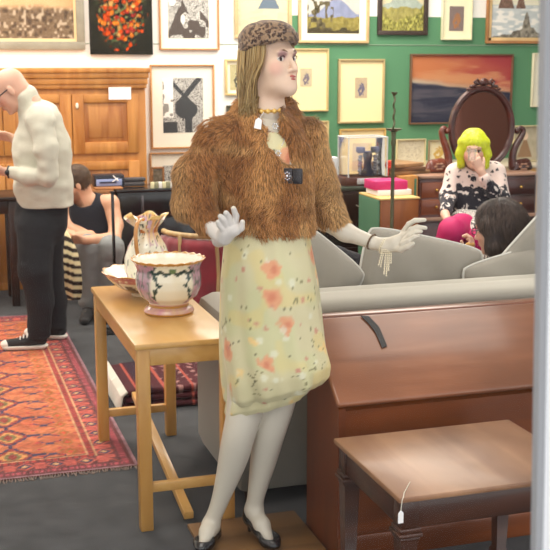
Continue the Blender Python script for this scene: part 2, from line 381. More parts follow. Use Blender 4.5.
# ================================================================== PICTURES
def picture(x0, y0, x1, y1, fcol, label, imgf, fw=3, mat_in=None, mat_col=(250, 240, 215), fin=None, Y=WALL, name='framed_picture', res=(70, 60), frame_rough=.45, metal=.0, depth=.03, canvas=False, group=None, lean=0):
    A = PY(x0, y1, Y); B = PY(x1, y0, Y); mpp = (B[0]-A[0])/(x1-x0)
    A0, B0 = A.copy(), B.copy(); X0, X1, Z0, Z1 = A[0], B[0], A[2], B[2]
    t = thing(name, ((X0+X1)/2, Y-.005, Z0), label, 'picture', group)
    fwm = fw*mpp; yb = Y-.003
    sh = lambda P: P
    if not canvas:
        g = Geo()
        g.bx(X0, X1, yb-depth, yb, Z0, Z0+fwm, .004); g.bx(X0, X1, yb-depth, yb, Z1-fwm, Z1, .004)
        g.bx(X0, X0+fwm, yb-depth, yb, Z0+fwm*.9, Z1-fwm*.9, .004); g.bx(X1-fwm, X1, yb-depth, yb, Z0+fwm*.9, Z1-fwm*.9, .004)
        g.obj('frame', mat('frame_%d_%d_%d' % fcol, fcol, frame_rough, metal, var=(12, .15)), t)
        if fin:
            i0 = fwm; q = fin[0]*mpp; g = Geo(); xa, xb, za, zb = X0+i0, X1-i0, Z0+i0, Z1-i0
            g.bx(xa, xb, yb-depth*.7, yb-.004, za, za+q, .002); g.bx(xa, xb, yb-depth*.7, yb-.004, zb-q, zb, .002); g.bx(xa, xa+q, yb-depth*.7, yb-.004, za, zb, .002); g.bx(xb-q, xb, yb-depth*.7, yb-.004, za, zb, .002)
            g.obj('inner_frame', mat('frame_%d_%d_%d' % fin[1], fin[1], .5, var=(12, .15)), t)
    ib = (X0+fwm, X1-fwm, Z0+fwm, Z1-fwm)
    if mat_in:
        m = [mat_in[0]*mpp, mat_in[1]*mpp, mat_in[2]*mpp, mat_in[3]*mpp]   # left, right, bottom, top
        Geo().bx(ib[0], ib[1], yb-.008, yb-.002, ib[2], ib[3], 0).obj('mount', mat('mount_%d_%d_%d' % mat_col, mat_col, .9), t)
        ib = (ib[0]+m[0], ib[1]-m[1], ib[2]+m[2], ib[3]-m[3])
    if canvas:
        Geo().bx(X0, X1, yb-depth, yb, Z0, Z1, .002).obj('stretcher_bars', mat('canvas_edge_%d' % fcol[0], fcol, .8), t); ib = (X0+.003, X1-.003, Z0+.003, Z1-.003)
    yy = yb-(depth+.001 if canvas else .010)
    nx, nz = res; u = np.linspace(0, 1, nx); v = np.linspace(0, 1, nz); U, Vv = np.meshgrid(u, v)
    P = np.stack([ib[0]+U*(ib[1]-ib[0]), np.full_like(U, yy), ib[2]+Vv*(ib[3]-ib[2])], -1)
    c = imgf(U.ravel(), Vv.ravel()); g = Geo(); g.grid(P, col=lin(c))
    yk = yy+.0015; g.add([[ib[0], yk, ib[2]], [ib[1], yk, ib[2]], [ib[1], yk, ib[3]], [ib[0], yk, ib[3]]], [(0, 1, 2, 3)])
    g.obj('painting' if canvas else 'print', mat('picture_surface', attr=True, rough=.7, spec=.15), t)
    return t
uv3 = lambda u, v, s=0: np.stack([u, v, np.full_like(u, s)], 1)
C_ = lambda *c: np.array(c, float)
def im_crowd(u, v):
    p = uv3(u, v); sky = mixc(C_(206, 186, 146), C_(196, 142, 98), fbm(p, 3, 5)); gr = mixc(C_(132, 114, 90), C_(104, 86, 70), fbm(p, 6, 6))
    n = noise(p*np.array([1.6, 1, 1]), 22, 9); gr = mixc(gr, C_(176, 160, 138), sst(.62, .8, n)*sst(.75, .5, v)); gr = mixc(gr, C_(75, 62, 52), sst(.34, .2, n)*.8)
    return mixc(gr, sky, sst(.44, .56, v+.06*fbm(p, 8, 2)))
def im_flowers(u, v):
    p = uv3(u*1.0, v*1.2); bg = mixc(C_(24, 26, 24), C_(48, 46, 34), fbm(p, 5, 3)); r = np.hypot((u-.5)/.42, (v-.52)/.46)
    d, i = cells(p+.03*noise(p, 30, 3)[:, None], 14, 4); leaf = mixc(C_(60, 82, 50), C_(120, 118, 80), noise(p, 20, 1)); bg = mixc(bg, leaf, (noise(p, 26, 8) > .58)*sst(1.08, .75, r))
    fl = np.where((i < .35)[:, None], C_(215, 80, 28), np.where((i < .6)[:, None], C_(228, 130, 42), np.where((i < .8)[:, None], C_(190, 60, 50), C_(222, 170, 96))))
    fl = fl*(1.15-.9*d[:, None])*(.75+.4*noise(p, 55, 2)[:, None]); return mixc(bg, fl, (d < .62)*(r+.45*(i-.5) < .85))
def im_woodcut(seed, fig):
    def f(u, v):
        p = uv3(u*.8, v); n = fbm(p+.15*noise(p, 6, seed)[:, None], 13, seed, 3); line = np.abs(np.sin(n*34)); c = np.where((line > .55)[:, None], C_(205, 203, 196), C_(66, 62, 62))
        if fig == 0:
            tri = (v < .62-1.5*np.abs(u-.35)) | (v < .35-.6*np.abs(u-.75)+.2*noise(p, 5, 3)); c = np.where((tri & (noise(p, 9, 5) < .62))[:, None], C_(88, 80, 76), c)
            c = np.where((np.hypot(u-.1, v-.6) < .09)[:, None], C_(235, 232, 225), c); c = np.where(((np.abs(u-.36) < .05) & (np.abs(v-.3) < .09-np.abs(u-.36)))[:, None], C_(230, 228, 220), c)
        else:
            body = (np.hypot((u-.58)/.28, (v-.42)/.17) < 1) | (np.abs((v-.72)-(u-.6)*.9) < .075) & (u > .3) & (u < .95) | (np.abs((v-.66)+(u-.55)*.8) < .05) & (u > .25) & (u < .8) | (np.abs(u-.63) < .09) & (v < .4) | (v < .2) & (u < .35)
            c = np.where(body[:, None], C_(72, 74, 76), c); c = np.where(((u < .26) & (v > .28))[:, None], np.where((noise(p, 12, 2) > .7)[:, None], C_(150, 148, 142), C_(246, 244, 238)), c)
        return c
    return f
def im_land(sky, hill, field, tree, hz=.55, seed=1, treeleft=False, bushes=False):
    def f(u, v):
        p = uv3(u*1.5, v, seed); c = mixc(C_(*sky), C_(*sky)*.86, fbm(p, 4, 1)); r = hz+.30*np.exp(-((u-.55)/.28)**2)+.05*noise(p, 7, 2)
        c = mixc(c, mixc(C_(*hill), C_(*hill)*1.25, fbm(p, 10, 3)), v < r); fl = mixc(C_(*field), C_(*field)*.6, fbm(p, 14, 4)); c = mixc(c, fl, v < hz*.9+.05*noise(p, 9, 5))
        if treeleft: c = mixc(c, C_(*tree)*(.7+.6*noise(p, 20, 9)[:, None]), (noise(p, 13, 7) > .4+.5*u+.1*(1-v))*(u < .5)); c = mixc(c, C_(*tree)*.8, (v < .02+.10*noise(p, 9, 3)))
        if bushes: c = mixc(c, C_(*tree)*(.6+.8*noise(p, 30, 9)[:, None]), v < .15+.3*noise(p*np.array([1, .1, 1]), 9, 7)*np.abs(u-.35)*2.2)
        return np.clip(c, 0, 255)
    return f
def im_sea(u, v):
    p = uv3(u*1.4, v); c = mixc(C_(222, 226, 226), C_(184, 194, 196), fbm(p*np.array([1, 5, 1]), 5, 3)); c = mixc(c, C_(246, 243, 236), sst(.5, .75, noise(p*np.array([1, 4, 1]), 8, 4))*(v < .45)); c = mixc(c, C_(240, 236, 214), v > .47)
    for cx, w_, h in ((.27, .13, .34), (.50, .08, .24)): c = mixc(c, C_(132, 105, 92)*(.8+.4*noise(p, 30, 2)[:, None]), (v > .42) & (v < .42+h*(1-np.abs(u-cx)/w_)) & (np.abs(u-cx) < w_))
    c = mixc(c, C_(136, 130, 118)*(.7+.6*noise(p, 26, 5)[:, None]), (v < .03+.22*np.exp(-((u-.60)/.05)**2)+.1*np.exp(-((u-.62)/.3)**2)+.06*noise(p, 12, 5)) & (v < .6)); return np.clip(c, 0, 255)
def im_sail(u, v):
    p = uv3(u, v); c = mixc(C_(228, 214, 164), C_(205, 200, 170), fbm(p, 4, 1)); c = mixc(c, C_(196, 190, 160), (v < .4)*sst(.4, .7, noise(p*np.array([1, 4, 1]), 7, 2))); return mixc(c, C_(104, 118, 132), (v > .40) & (v < .75-1.6*np.abs(u-.62)))
def im_red(u, v):
    p = uv3(u*1.6, v); w_ = fbm(p*np.array([.6, 2, 1]), 4, 3); c = mixc(C_(192, 118, 78), C_(164, 66, 70), sst(.25, .85, u*.7+v*.6-.35+.5*(w_-.5))); c = mixc(c, C_(206, 150, 108), sst(.42, .62, fbm(p*np.array([.5, 2.0, 1]), 3, 8))*sst(1.0, .55, v-.2*u)*.75)
    hz = .60-.20*u+.04*u*u+.03*noise(p, 5, 1); sea = mixc(C_(52, 54, 70), C_(86, 82, 92), sst(.4, .7, fbm(p*np.array([.5, 3, 1]), 5, 6))); c = mixc(c, C_(186, 172, 152), sst(hz+.10, hz+.0, v)*(1-.75*u)); return mixc(c, sea, sst(hz+.01, hz-.03, v))
def im_small(a, b, c_):
    def f(u, v): p = uv3(u, v); c = mixc(C_(*a), C_(*b), fbm(p, 5, 2)); return mixc(c, C_(*c_), (np.hypot((u-.55)/.3, (v-.4)/.32) < .7+.5*noise(p, 8, 4)) & (noise(p, 12, 6) > .35))
    return f
def im_sketch(u, v): p = uv3(u*1.3, v); n = np.abs(np.sin(fbm(p, 4, 7)*26)); c = mixc(C_(226, 218, 196), C_(212, 200, 172), fbm(p, 6, 2)); return mixc(c, C_(150, 130, 105), (n < .16)*(np.hypot(u-.5, v-.5) < .42))
def im_saint(u, v): p = uv3(u, v); c = mixc(C_(198, 188, 166), C_(160, 150, 126), fbm(p, 6, 2)); c = mixc(c, C_(150, 120, 92), (v < .75-2.2*np.abs(u-.45)) & (v > .1)); return mixc(c, C_(226, 200, 172), np.hypot(u-.45, (v-.72)) < .12)
_G = (190, 158, 104)
picture(-26, -38, 82, 49.5, (146, 142, 126), 'wide antique crowd print in broad grey green frame, top left', im_crowd, 8, (2.5, 2.5, 3, 3), (236, 206, 158), res=(110, 80))
picture(90, -28, 150.5, 54.5, (30, 30, 28), 'unframed canvas of orange flowers on black above the pine cupboard', im_flowers, canvas=True, name='canvas_painting', res=(90, 110))
picture(159, -36, 218, 50, (190, 138, 88), 'black and white woodcut at the top edge, right of the flower painting', im_woodcut(3, 0), 1.6, (7.5, 8.5, 9.5, 9), (250, 240, 220), res=(100, 120))
picture(151, 64.5, 213.5, 149, (196, 140, 84), 'black and white woodcut in thin wooden frame directly right of the pine cupboard top', im_woodcut(8, 1), 1.6, (10.5, 9.5, 13.5, 11), (247, 240, 222), res=(100, 120))
picture(151, 151, 213, 232, (190, 140, 90), 'black and white woodcut in wooden frame low on the wall behind the fur jacket', im_woodcut(5, 0), 1.6, (10.5, 9.5, 13.5, 11), (244, 236, 218), res=(90, 100))
picture(234, -34, 291, 38.5, (200, 180, 134), 'pale sailing boat picture in a gold frame above the leopard hat', im_sail, 3.5)
picture(224.5, 59, 251, 95.5, (214, 190, 132), 'tiny pale picture in gold frame just left of the blonde hair', im_small((214, 204, 160), (170, 160, 120), (96, 92, 80)), 2.2, (3, 3, 3, 3))
picture(226, 105, 252, 128, (70, 66, 48), 'tiny dark picture behind the left shoulder of the fur jacket', im_small((150, 160, 120), (60, 84, 62), (180, 150, 90)), 2.2)
picture(297.5, -32, 369, 43, (204, 174, 126), 'mountain landscape with a dark tree in a gold frame on the upper wall', im_land((206, 204, 196), (120, 126, 150), (176, 162, 90), (92, 84, 62), .30, 3, treeleft=True), 2.6, (6.5, 7, 6.5, 7), (252, 244, 216), res=(100, 80))
picture(376.5, -30, 428, 35, (62, 48, 42), 'green hillside landscape in a dark brown frame at the top edge', im_land((226, 214, 176), (150, 160, 150), (196, 186, 110), (150, 146, 78), .42, 5, bushes=True), 4.2, res=(90, 70))
picture(440, -8, 472, 40, (232, 226, 190), 'narrow cream mounted picture with a small sunset scene, top right', im_small((140, 126, 120), (128, 110, 108), (170, 120, 84)), 1.5, (7, 7, 7, 12), (248, 242, 206))
picture(484.5, -38, 556, 43.5, (178, 124, 76), 'seascape with rock stacks in a light wooden frame at the top right', im_sea, 2.5, fin=(3, (232, 196, 140)), res=(110, 90))
picture(266, 48.5, 328, 112, (200, 178, 126), 'cream mounted small print in gold frame right beside the blonde face', im_small((206, 192, 160), (186, 170, 140), (120, 110, 120)), 1.6, (32, 15, 22, 17), (252, 232, 176), res=(40, 50))
picture(337, 59, 384, 123.5, (182, 160, 114), 'cream mounted small print in gold frame, centre of the green wall', im_small((206, 188, 160), (182, 160, 130), (112, 108, 128)), 1.8, (15.5, 15.5, 22, 15.5), (252, 232, 180), res=(40, 50))
picture(266, 120.5, 328, 184, (198, 176, 126), 'cream mounted gold framed print low behind the right fur shoulder', im_small((206, 192, 160), (186, 170, 140), (120, 110, 120)), 1.8, (32, 15, 22, 17), (252, 228, 172), res=(30, 30))
picture(338, 128, 385, 192, (198, 160, 92), 'cream mounted gold framed print partly hidden by the clear display case', im_small((226, 208, 180), (216, 186, 150), (200, 170, 140)), 1.8, (12, 12, 18, 12), (250, 228, 176), res=(30, 30))
t = picture(408, 54, 512.5, 124.5, (112, 80, 56), 'wide orange red sky and dark sea painting on the green wall', im_red, 1.6, name='framed_picture', res=(140, 90))
picture(529.5, 53, 562, 107, (236, 226, 196), 'pale mounted picture at the right edge beside the window frame', im_small((200, 196, 180), (160, 160, 140), (120, 130, 110)), 1.5, (7, 7, 10, 10), (250, 244, 222), res=(30, 30))
# ================================================================== FURNITURE
def pxX(x, Y, y=200): return PY(x, y, Y)[0]
def pyZ(x, y, Y): return PY(x, y, Y)[2]
PINE = mat('pine', (214, 150, 78), .45, wood=(178, 112, 50), wscale=4, axis='Z')
PINEP = mat('pine_panel', (206, 144, 80), .45, wood=(164, 100, 52), wscale=5, axis='Z')
# ---- pine cupboard
CY = 8.3; cx0 = -0.5; cx1 = pxX(146.5, CY, 120); zt = pyZ(148, 68, CY-.06)
t = thing('pine_cupboard', ((cx0+cx1)/2, 8.58, 0), 'large honey pine cupboard with panelled doors behind the man in white', 'cupboard')
g = Geo().bx(cx0, cx1, CY+.02, 8.86, .06, zt-.06, .006); g.bx(cx0+.02, cx1-.02, CY+.03, 8.85, 0, .07, .003)
g.obj('carcass', PINE, t)
g = Geo()
for i, (o, a, b) in enumerate(((.006, .15, .115), (.014, .12, .075), (.022, .075, .03), (.032, .035, 0))): g.bx(cx0-o, cx1+o, CY-o, 8.87, zt-a, zt-b, .006)
g.obj('cornice', PINE, t)
def panel_door(xa, xb, za, zb, st=.1):
    d = Geo(); y0 = CY-.005
    d.bx(xa, xa+st, y0, CY+.025, za, zb, .004); d.bx(xb-st, xb, y0, CY+.025, za, zb, .004); d.bx(xa+st, xb-st, y0, CY+.025, za, za+st, .004); d.bx(xa+st, xb-st, y0, CY+.025, zb-st*.75, zb, .004)
    o = d.obj('door', PINE, t)
    p = Geo().bx(xa+st-.005, xb-st+.005, CY+.008, CY+.024, za+st-.005, zb-st*.75+.005, .004); p.bx(xa+st+.03, xb-st-.03, CY+.002, CY+.015, za+st+.03, zb-st*.75-.03, .008); p.obj('door_panel', PINEP, o)
    return o
xm = pxX(72, CY, 120); xr = cx1-.06; wdt = xr-xm-.004; ZB = .98
for k in range(3):
    xb = xr-k*(wdt+.006); xa = xb-wdt
    if xa < cx0: xa = cx0+.02
    for za, zb in ((ZB+.03, zt-.19), (.12, ZB-.03)):
        o = panel_door(xa, xb, za, zb, .085)
        if za > .5 and k != 1:
            kx = xa+.035
            Geo().ell((kx, CY-.012, zb-.085), (.012, .012, .024), 12).obj('keyhole_plate', mat('ivory', (240, 232, 208), .4), o)
Z = lambda y: pyZ(122, y, CY)
g = Geo().bx(pxX(111.5, CY), pxX(133.5, CY), CY-.0085, CY-.0065, Z(99.5), Z(87), 0); g.obj('paper_notice', mat('paper', (250, 248, 246), .8), label='blank white paper notice pinned to the pine cupboard door', cat='notice')
# ---- work table against the cupboard, with its clutter
TY0, TY1 = 7.72, 8.2; TZ = pyZ(117, 190, 7.70)
DARKW = mat('dark_wood', (62, 40, 30), .35, wood=(38, 24, 18), wscale=5, axis='X')
MIDW = mat('mid_wood', (176, 120, 70), .5, wood=(136, 86, 46), wscale=6, axis='X')
def table(name, x0, x1, y0, y1, z, m, label, cat='table', leg=.05, th=.03, ap=.09):
    t = thing(name, ((x0+x1)/2, (y0+y1)/2, 0), label, cat)
    Geo().bx(x0, x1, y0, y1, z-th, z, .006).obj('tabletop', m, t)
    g = Geo(); i = .03; g.bx(x0+i, x1-i, y0+i, y0+i+.02, z-th-ap, z-th, .002); g.bx(x0+i, x1-i, y1-i-.02, y1-i, z-th-ap, z-th, .002); g.bx(x0+i, x0+i+.02, y0+i, y1-i, z-th-ap, z-th, .002); g.bx(x1-i-.02, x1-i, y0+i, y1-i, z-th-ap, z-th, .002)
    g.obj('apron', m, t)
    for a in (x0+i*.7, x1-i*.7-leg):
        for b in (y0+i*.7, y1-i*.7-leg): Geo().bx(a, a+leg, b, b+leg, 0, z-th, .004).obj('leg', m, t)
    return t
table('work_table', pxX(52, TY0), pxX(114, TY0), TY0, TY1, TZ, MIDW, 'pine topped work table behind the seated man in the black vest')
xa, xb = pxX(95, 7.85), pxX(125, 7.85); za, zb = TZ, pyZ(110, 175, 7.85)
t = thing('table_radio', ((xa+xb)/2, 7.9, TZ), 'small black and pale blue radio on the work table behind the seated man', 'radio')
Geo().bx(xa, xb, 7.85, 7.98, za, zb, .008).obj('case', mat('black_plastic', (34, 36, 46), .4), t)
g = Geo().bx(xa+.012, xb-.02, 7.838, 7.852, za+.015, zb-.03, .003); g.obj('front_panel', mat('blue_panel', (150, 164, 208), .35), t)
g = Geo().bx(xa+.035, xb-.06, 7.832, 7.84, za+.035, zb-.045, .002); g.obj('dial', mat('dark_dial', (52, 56, 80), .3), t)
Geo().tube([(xb-.05, 7.829, za+.05), (xb-.085, 7.829, za+.09)], .005).tube([(xb-.09, 7.829, za+.045), (xb-.05, 7.829, za+.07)], .004).obj('needle', mat('white_gloss', (245, 245, 245), .3), t)
Geo().bx(pxX(96, 7.72), pxX(124, 7.72), 7.73, 7.84, TZ, TZ+.012, .004).obj('wooden_tray', MIDW, label='thin wooden board lying in front of the radio', cat='board')
# ---- black cabinet behind the jug
BY = 7.70; bx0, bx1 = pxX(117.5, BY), pxX(196, BY); BZ = pyZ(117, 190, BY)
BLACK = mat('black_lacquer', (20, 19, 20), .22, coat=.3)
t = thing('black_cabinet', ((bx0+bx1)/2, BY+.2, 0), 'glossy black lacquered cabinet standing behind the floral jug', 'cabinet')
Geo().bx(bx0, bx1, BY, BY+.34, .04, BZ-.02, .004).obj('carcass', BLACK, t)
Geo().bx(bx0-.01, bx1+.01, BY-.015, BY+.35, BZ-.022, BZ, .004).obj('top', BLACK, t)
Geo().bx(bx0+.01, bx1-.01, BY-.01, BY+.004, BZ-.20, BZ-.035, .004).obj('drawer', BLACK, t)
for a, b in ((bx0+.01, (bx0+bx1)/2-.003), ((bx0+bx1)/2+.003, bx1-.01)): Geo().bx(a, b, BY-.01, BY+.004, .06, BZ-.212, .004).obj('door', BLACK, t)
xh = pxX(142.5, BY-.02); Geo().box((xh, BY-.02, (pyZ(142, 195, BY)+pyZ(142, 213, BY))/2), (.016, .014, .12), .005).obj('handle', mat('grey_metal', (120, 116, 118), .3, .8), t)
xu = pxX(112.5, 6.80); zu = pyZ(112.5, 193, 6.80)
t = thing('metal_post', (xu, 6.80, 0), 'thin black upright post between the seated man and the floral jug', 'post')
Geo().bx(xu-.009, xu+.009, 6.79, 6.81, .01, zu, .003).obj('upright', BLACK, t); Geo().bx(xu-.09, xu+.09, 6.72, 6.88, 0, .012, .003).obj('base_plate', BLACK, t); Geo().box((xu, 6.80, zu+.006), (.03, .03, .012), .004).obj('cap', BLACK, t)
for i in range(7):
    xx = pxX(151+i*3.9, BY+.02)
    Geo().bx(xx, xx+.026, BY+.01, BY+.035, BZ, BZ+.045, .003).obj('game_tile', mat('tile_%d' % (i % 3), [(226, 220, 176), (150, 150, 120), (240, 238, 230)][i % 3], .4), label='%s along the black cabinet top' % ['leftmost cream block', 'grey green block second from the left', 'white block third from the left', 'middle cream block', 'grey green block third from the right', 'white block second from the right', 'rightmost cream block'][i], cat='block', group='little blocks along the front of the black cabinet top')
g = Geo().box((pxX(135, BY+.15), BY+.18, BZ+.02), (.15, .06, .03), .008).box((pxX(135, BY+.15)+.005, BY+.18, BZ+.052), (.16, .05, .03), .012); g.obj('stapler', mat('charcoal_plastic', (74, 70, 72), .5), label='dark grey stapler on the black cabinet next to the radio', cat='stapler')
g = Geo().bx(pxX(126, BY+.2), pxX(150, BY+.2), BY+.12, BY+.26, BZ, BZ+.008, .003); 
YY = BY+.22
xa, xb = pxX(152, YY), pxX(165, YY); zb = pyZ(158, 167, YY)
t = thing('photo_frame', ((xa+xb)/2, YY, BZ), 'tiny light wooden photo frame standing on the black cabinet', 'frame')
fb = 0.014; Geo().bx(xa, xa+fb, YY, YY+.02, BZ, zb, .003).bx(xb-fb, xb, YY, YY+.02, BZ, zb, .003).bx(xa, xb, YY, YY+.02, BZ, BZ+fb, .003).bx(xa, xb, YY, YY+.02, zb-fb, zb, .003).obj('frame', MIDW, t)
Geo().bx(xa+fb, xb-fb, YY+.008, YY+.018, BZ+fb, zb-fb, 0).obj('photo', mat('photo_dark', (120, 104, 84), .4, var=(40, .6)), t)
xc = pxX(183, YY); g = Geo().lathe((xc, YY-.02, BZ), [(.05, 0), (.07, .01), (.085, .05), (.08, .052), (.065, .015), (0.001, .012)], 24); g.obj('wooden_bowl', MIDW, label='small wooden bowl on the black cabinet by the fur sleeve', cat='bowl')
Geo().ell((xc, YY-.02, BZ+.075), (.058, .05, .045), 16).obj('white_ball', mat('white_gloss', (245, 245, 245), .3), label='white ball of wool lying in the small wooden bowl', cat='ball')
# ---- dark table at the far left
table('dark_table', -.5, pxX(19, 7.75), 7.72, 8.18, .775, DARKW, 'dark wooden table at the left edge behind the standing man', leg=.055)
# ---- main rug and small rugs
def rug(name, x0, x1, y0, y1, z, func, label, res=.009, th=.008, fringe=None):
    t = thing(name, ((x0+x1)/2, (y0+y1)/2, z), label, 'rug')
    nx = int((x1-x0)/res); ny = int((y1-y0)/res); X, Y = np.meshgrid(np.linspace(x0, x1, nx), np.linspace(y0, y1, ny))
    P = np.stack([X, Y, z+th+.0025*noise(np.stack([X.ravel(), Y.ravel(), X.ravel()*0], 1), 9, 3).reshape(X.shape)], -1)
    g = Geo(); g.grid(P, col=lin(func(X.ravel(), Y.ravel()))); g.obj('pile', mat('rug_pile', attr=True, rough=.95, bump=(500, .4)), t, sharp=None)
    Geo().bx(x0+.004, x1-.004, y0+.004, y1-.004, z+.001, z+th-.001, 0).obj('backing', mat('rug_backing', (120, 70, 60), .95), t)
    if fringe is not None:
        g = Geo()
        for xx in np.arange(x0+.004, x1, .011): g.tube([(xx, y0+.003, z+.006), (xx+random.uniform(-.006, .006), y0-.012, z+.005), (xx+random.uniform(-.01, .01), y0-random.uniform(.02, .035), z+.003)], .0028, 4)
        g.obj('fringe', mat('fringe', fringe, .9), t)
    return t
RX1 = .79; RX0 = -.72; RY0 = 4.41; RY1 = 7.42
def rugf(X, Y):
    p = np.stack([X, Y, X*0], 1); dr = RX1-X; dn = Y-RY0; dl = X-RX0; df = RY1-Y; d = np.minimum(np.minimum(dr, dl), np.minimum(dn*1.0, df))
    wn = noise(p, 60, 1); OR = C_(200, 118, 80); field = mixc(OR, C_(182, 96, 66), sst(.35, .7, fbm(p*np.array([1, 3, 1]), 5, 2))); NV = C_(70, 58, 84); RD = C_(150, 64, 58); TN = C_(196, 138, 84); DP = C_(108, 58, 60)
    cxs, per = .285, .262
    # medallion columns
    xs = X-cxs; col = np.round(xs/.62); xl = xs-col*.62; yl = ((Y-RY0-.12) % per)-per/2; q = np.floor(np.abs(yl)/.018)*.018
    dd = np.abs(xl)/.10+q/.118
    c = field
    c = mixc(c, NV, (dd < 1.0) & (dd > .82)); c = mixc(c, RD, (dd < .82)); c = mixc(c, TN, (dd < .62)); c = mixc(c, C_(120, 110, 70), (dd < .4)); c = mixc(c, RD, dd < .2)
    c = mixc(c, NV, (np.abs(xl) < .012) & (np.abs(np.abs(yl)-.125) < .02)); c = mixc(c, NV, (np.abs(np.abs(xl)-.125) < .022) & (np.abs(yl) < .012))
    # small motifs between columns
    xl2 = np.abs(np.abs(xl)-.0)-.175; xl3 = np.abs(xl)-.25; yl2 = ((Y-RY0-.05) % (per/2))-per/4
    m = (np.abs(np.abs(xl2)-np.abs(yl2)*1.3) < .010) & (np.abs(xl2) < .05); par = (np.floor((Y-RY0)/(per/2)) % 2) > 0
    c = mixc(c, NV, m & par); c = mixc(c, C_(150, 96, 60), m & ~par); c = mixc(c, NV*1.1, (np.abs(xl2) < .02) & (np.abs(yl2) < .012)); c = mixc(c, C_(160, 104, 56), ((np.abs(xl3)/.03+np.abs(yl2)/.05) < 1)); c = mixc(c, C_(196, 84, 60), ((np.abs(xl3)/.014+np.abs(yl2)/.022) < 1))
    x3 = (X % .09)-.045; y3 = (Y % .09)-.045; c = mixc(c, C_(176, 70, 66), ((np.abs(x3)+np.abs(y3)) < .014) & (dd > 1.15))
    # border
    b = d < .2; bc = np.broadcast_to(DP, c.shape).copy(); s = np.where(d == dr, Y, np.where(d == dl, Y, X)); a = ((s % .13)-.065); e = d-.115
    bc = mixc(bc, C_(176, 88, 74), (np.abs(a)+np.abs(e)*1.1 < .052)); bc = mixc(bc, NV, (np.abs(a)+np.abs(e)*1.1 < .034)); bc = mixc(bc, C_(206, 160, 110), (np.abs(a)+np.abs(e) < .016)); bc = mixc(bc, C_(188, 90, 80), (np.abs(np.abs(a)-.055) < .012) & (np.abs(e) < .035))
    bc = mixc(bc, C_(170, 66, 60), (np.abs(d-.178) < .016) & ((s % .03) < .02)); bc = mixc(bc, C_(196, 150, 112), (np.abs(d-.19) < .004) | (np.abs(d-.158) < .004)); bc = mixc(bc, C_(176, 80, 90), (np.abs(d-.045) < .01) & ((s % .024) < .014)); bc = mixc(bc, C_(150, 112, 120), d < .012)
    c = np.where(b[:, None], bc, c); return np.clip(c*(.86+.3*wn[:, None]), 0, 255)
rug('oriental_rug', RX0, RX1, RY0, RY1, 0, rugf, 'large orange patterned oriental rug under the standing man', fringe=(150, 130, 120))
def rug2(X, Y): p = np.stack([X, Y, X*0], 1); return mixc(C_(206, 104, 60), C_(120, 44, 40), (np.sin(X*60)*np.sin(Y*60) > .4)*.8)
rug('orange_rug', 1.12, 2.3, 5.98, 6.75, 0, rug2, 'orange rug under the red velvet chair', .02, th=.006)
# folded kilim with white fringe, in front of the chair
fx0, fx1, fy0, fy1 = .86, 1.42, 5.15, 5.72
t = thing('folded_rug', ((fx0+fx1)/2, 5.4, 0), 'folded dark red patterned rug with white fringe beneath the beech table', 'rug')
def rug3(V):
    X, Y, Zz = V.T; p = V; c = mixc(C_(92, 26, 34), C_(60, 18, 28), fbm(p, 8, 3)); u = X-fx0
    k = (np.sin(u*95+np.sin(Y*70)) > .55) & (np.sin(Y*85) > -.2) & (u > .2); c = mixc(c, C_(190, 150, 140), k*.75); c = mixc(c, C_(176, 80, 66), (np.abs((u % .14)-.07) < .008)); c = mixc(c, C_(50, 22, 40), (np.abs(u-.12) < .03)); return lin(c)
for i in range(3):
    y1 = fy1-.02*i; prof = []
    nx = 90; xs = np.linspace(fx0+.01*i, fx1-.005*i, nx); th = .032; z0 = .003+i*.034
    a = np.linspace(-math.pi/2, math.pi/2, 9); ring = [(fy0+.016+.012*i-.016*math.cos(x), z0+th/2+th/2*math.sin(x)) for x in a]+[(yy, z0+th) for yy in np.linspace(fy0+.04, y1, 40)]+[(y1, z0)]
    R = np.array(ring); G_ = np.stack([np.repeat(xs[:, None], len(R), 1), np.repeat(R[:, 0][None], nx, 0), np.repeat(R[:, 1][None], nx, 0)+.004*np.sin(xs*25+i)[:, None]*(R[:, 1] > z0+.01)], -1)
    g = Geo(); g.grid(G_, closed=True, col=None); g.c[-1] = rug3(G_.reshape(-1, 3)); g.f += [tuple(range(len(R)-1, -1, -1)), tuple((nx-1)*len(R)+k for k in range(len(R)))]
    g.obj('fold', mat('kilim', attr=True, rough=.95, bump=(400, .4)), t, sharp=50)
g = Geo()
for yy in np.arange(fy0+.0, fy1+.02, .016): g.tube([(fx0+.015, yy, .105), (fx0-.012, yy+random.uniform(-.006, .006), .085), (fx0-.02, yy+random.uniform(-.008, .008), .045), (fx0-.028, yy+random.uniform(-.01, .01), .008)], [.007, .0085, .0075, .005], 6)
g.obj('fringe', mat('white_fringe', (240, 236, 224), .9), t)
# ---- red velvet chair
RED = mat('red_velvet', (128, 14, 34), .75, sheen=.6, var=(8, .3)); FRW = mat('pale_frame_wood', (206, 178, 126), .4, wood=(170, 136, 90), wscale=8, axis='Z')
chx, chy = 1.62, 6.3
t = thing('velvet_chair', (chx, chy, 0), 'crimson velvet tub chair with pale wooden trim behind the white pot', 'chair')
a = np.linspace(math.radians(-25), math.radians(205), 40); rr = .31
S = SDF(); S.cap((chx-.16, chy-.05, .40), (chx+.16, chy-.05, .40), .10, k=.05); S.cap((chx-.16, chy+.12, .40), (chx+.16, chy+.12, .40), .10, k=.05); S.plane((0, 0, .33), (0, 0, -1)); sobj('seat', S, .012, RED, t)
S = SDF(); zt_ = pyZ(200, 236, 6.05)
for i in range(0, 39):   # tub back, open to the far side left
    for z in (.40, .50, .60, .68): pass
ang = np.linspace(math.radians(180), math.radians(360), 15)   # back curve on the camera side
pts = [np.array([chx+rr*math.cos(q), chy+rr*math.sin(q), 0]) for q in ang]
for p0, p1 in zip(pts[:-1], pts[1:]):
    for z in np.arange(.3, zt_-.03, .05): S.cap(p0+[0, 0, z], p1+[0, 0, z], .042, k=.02)
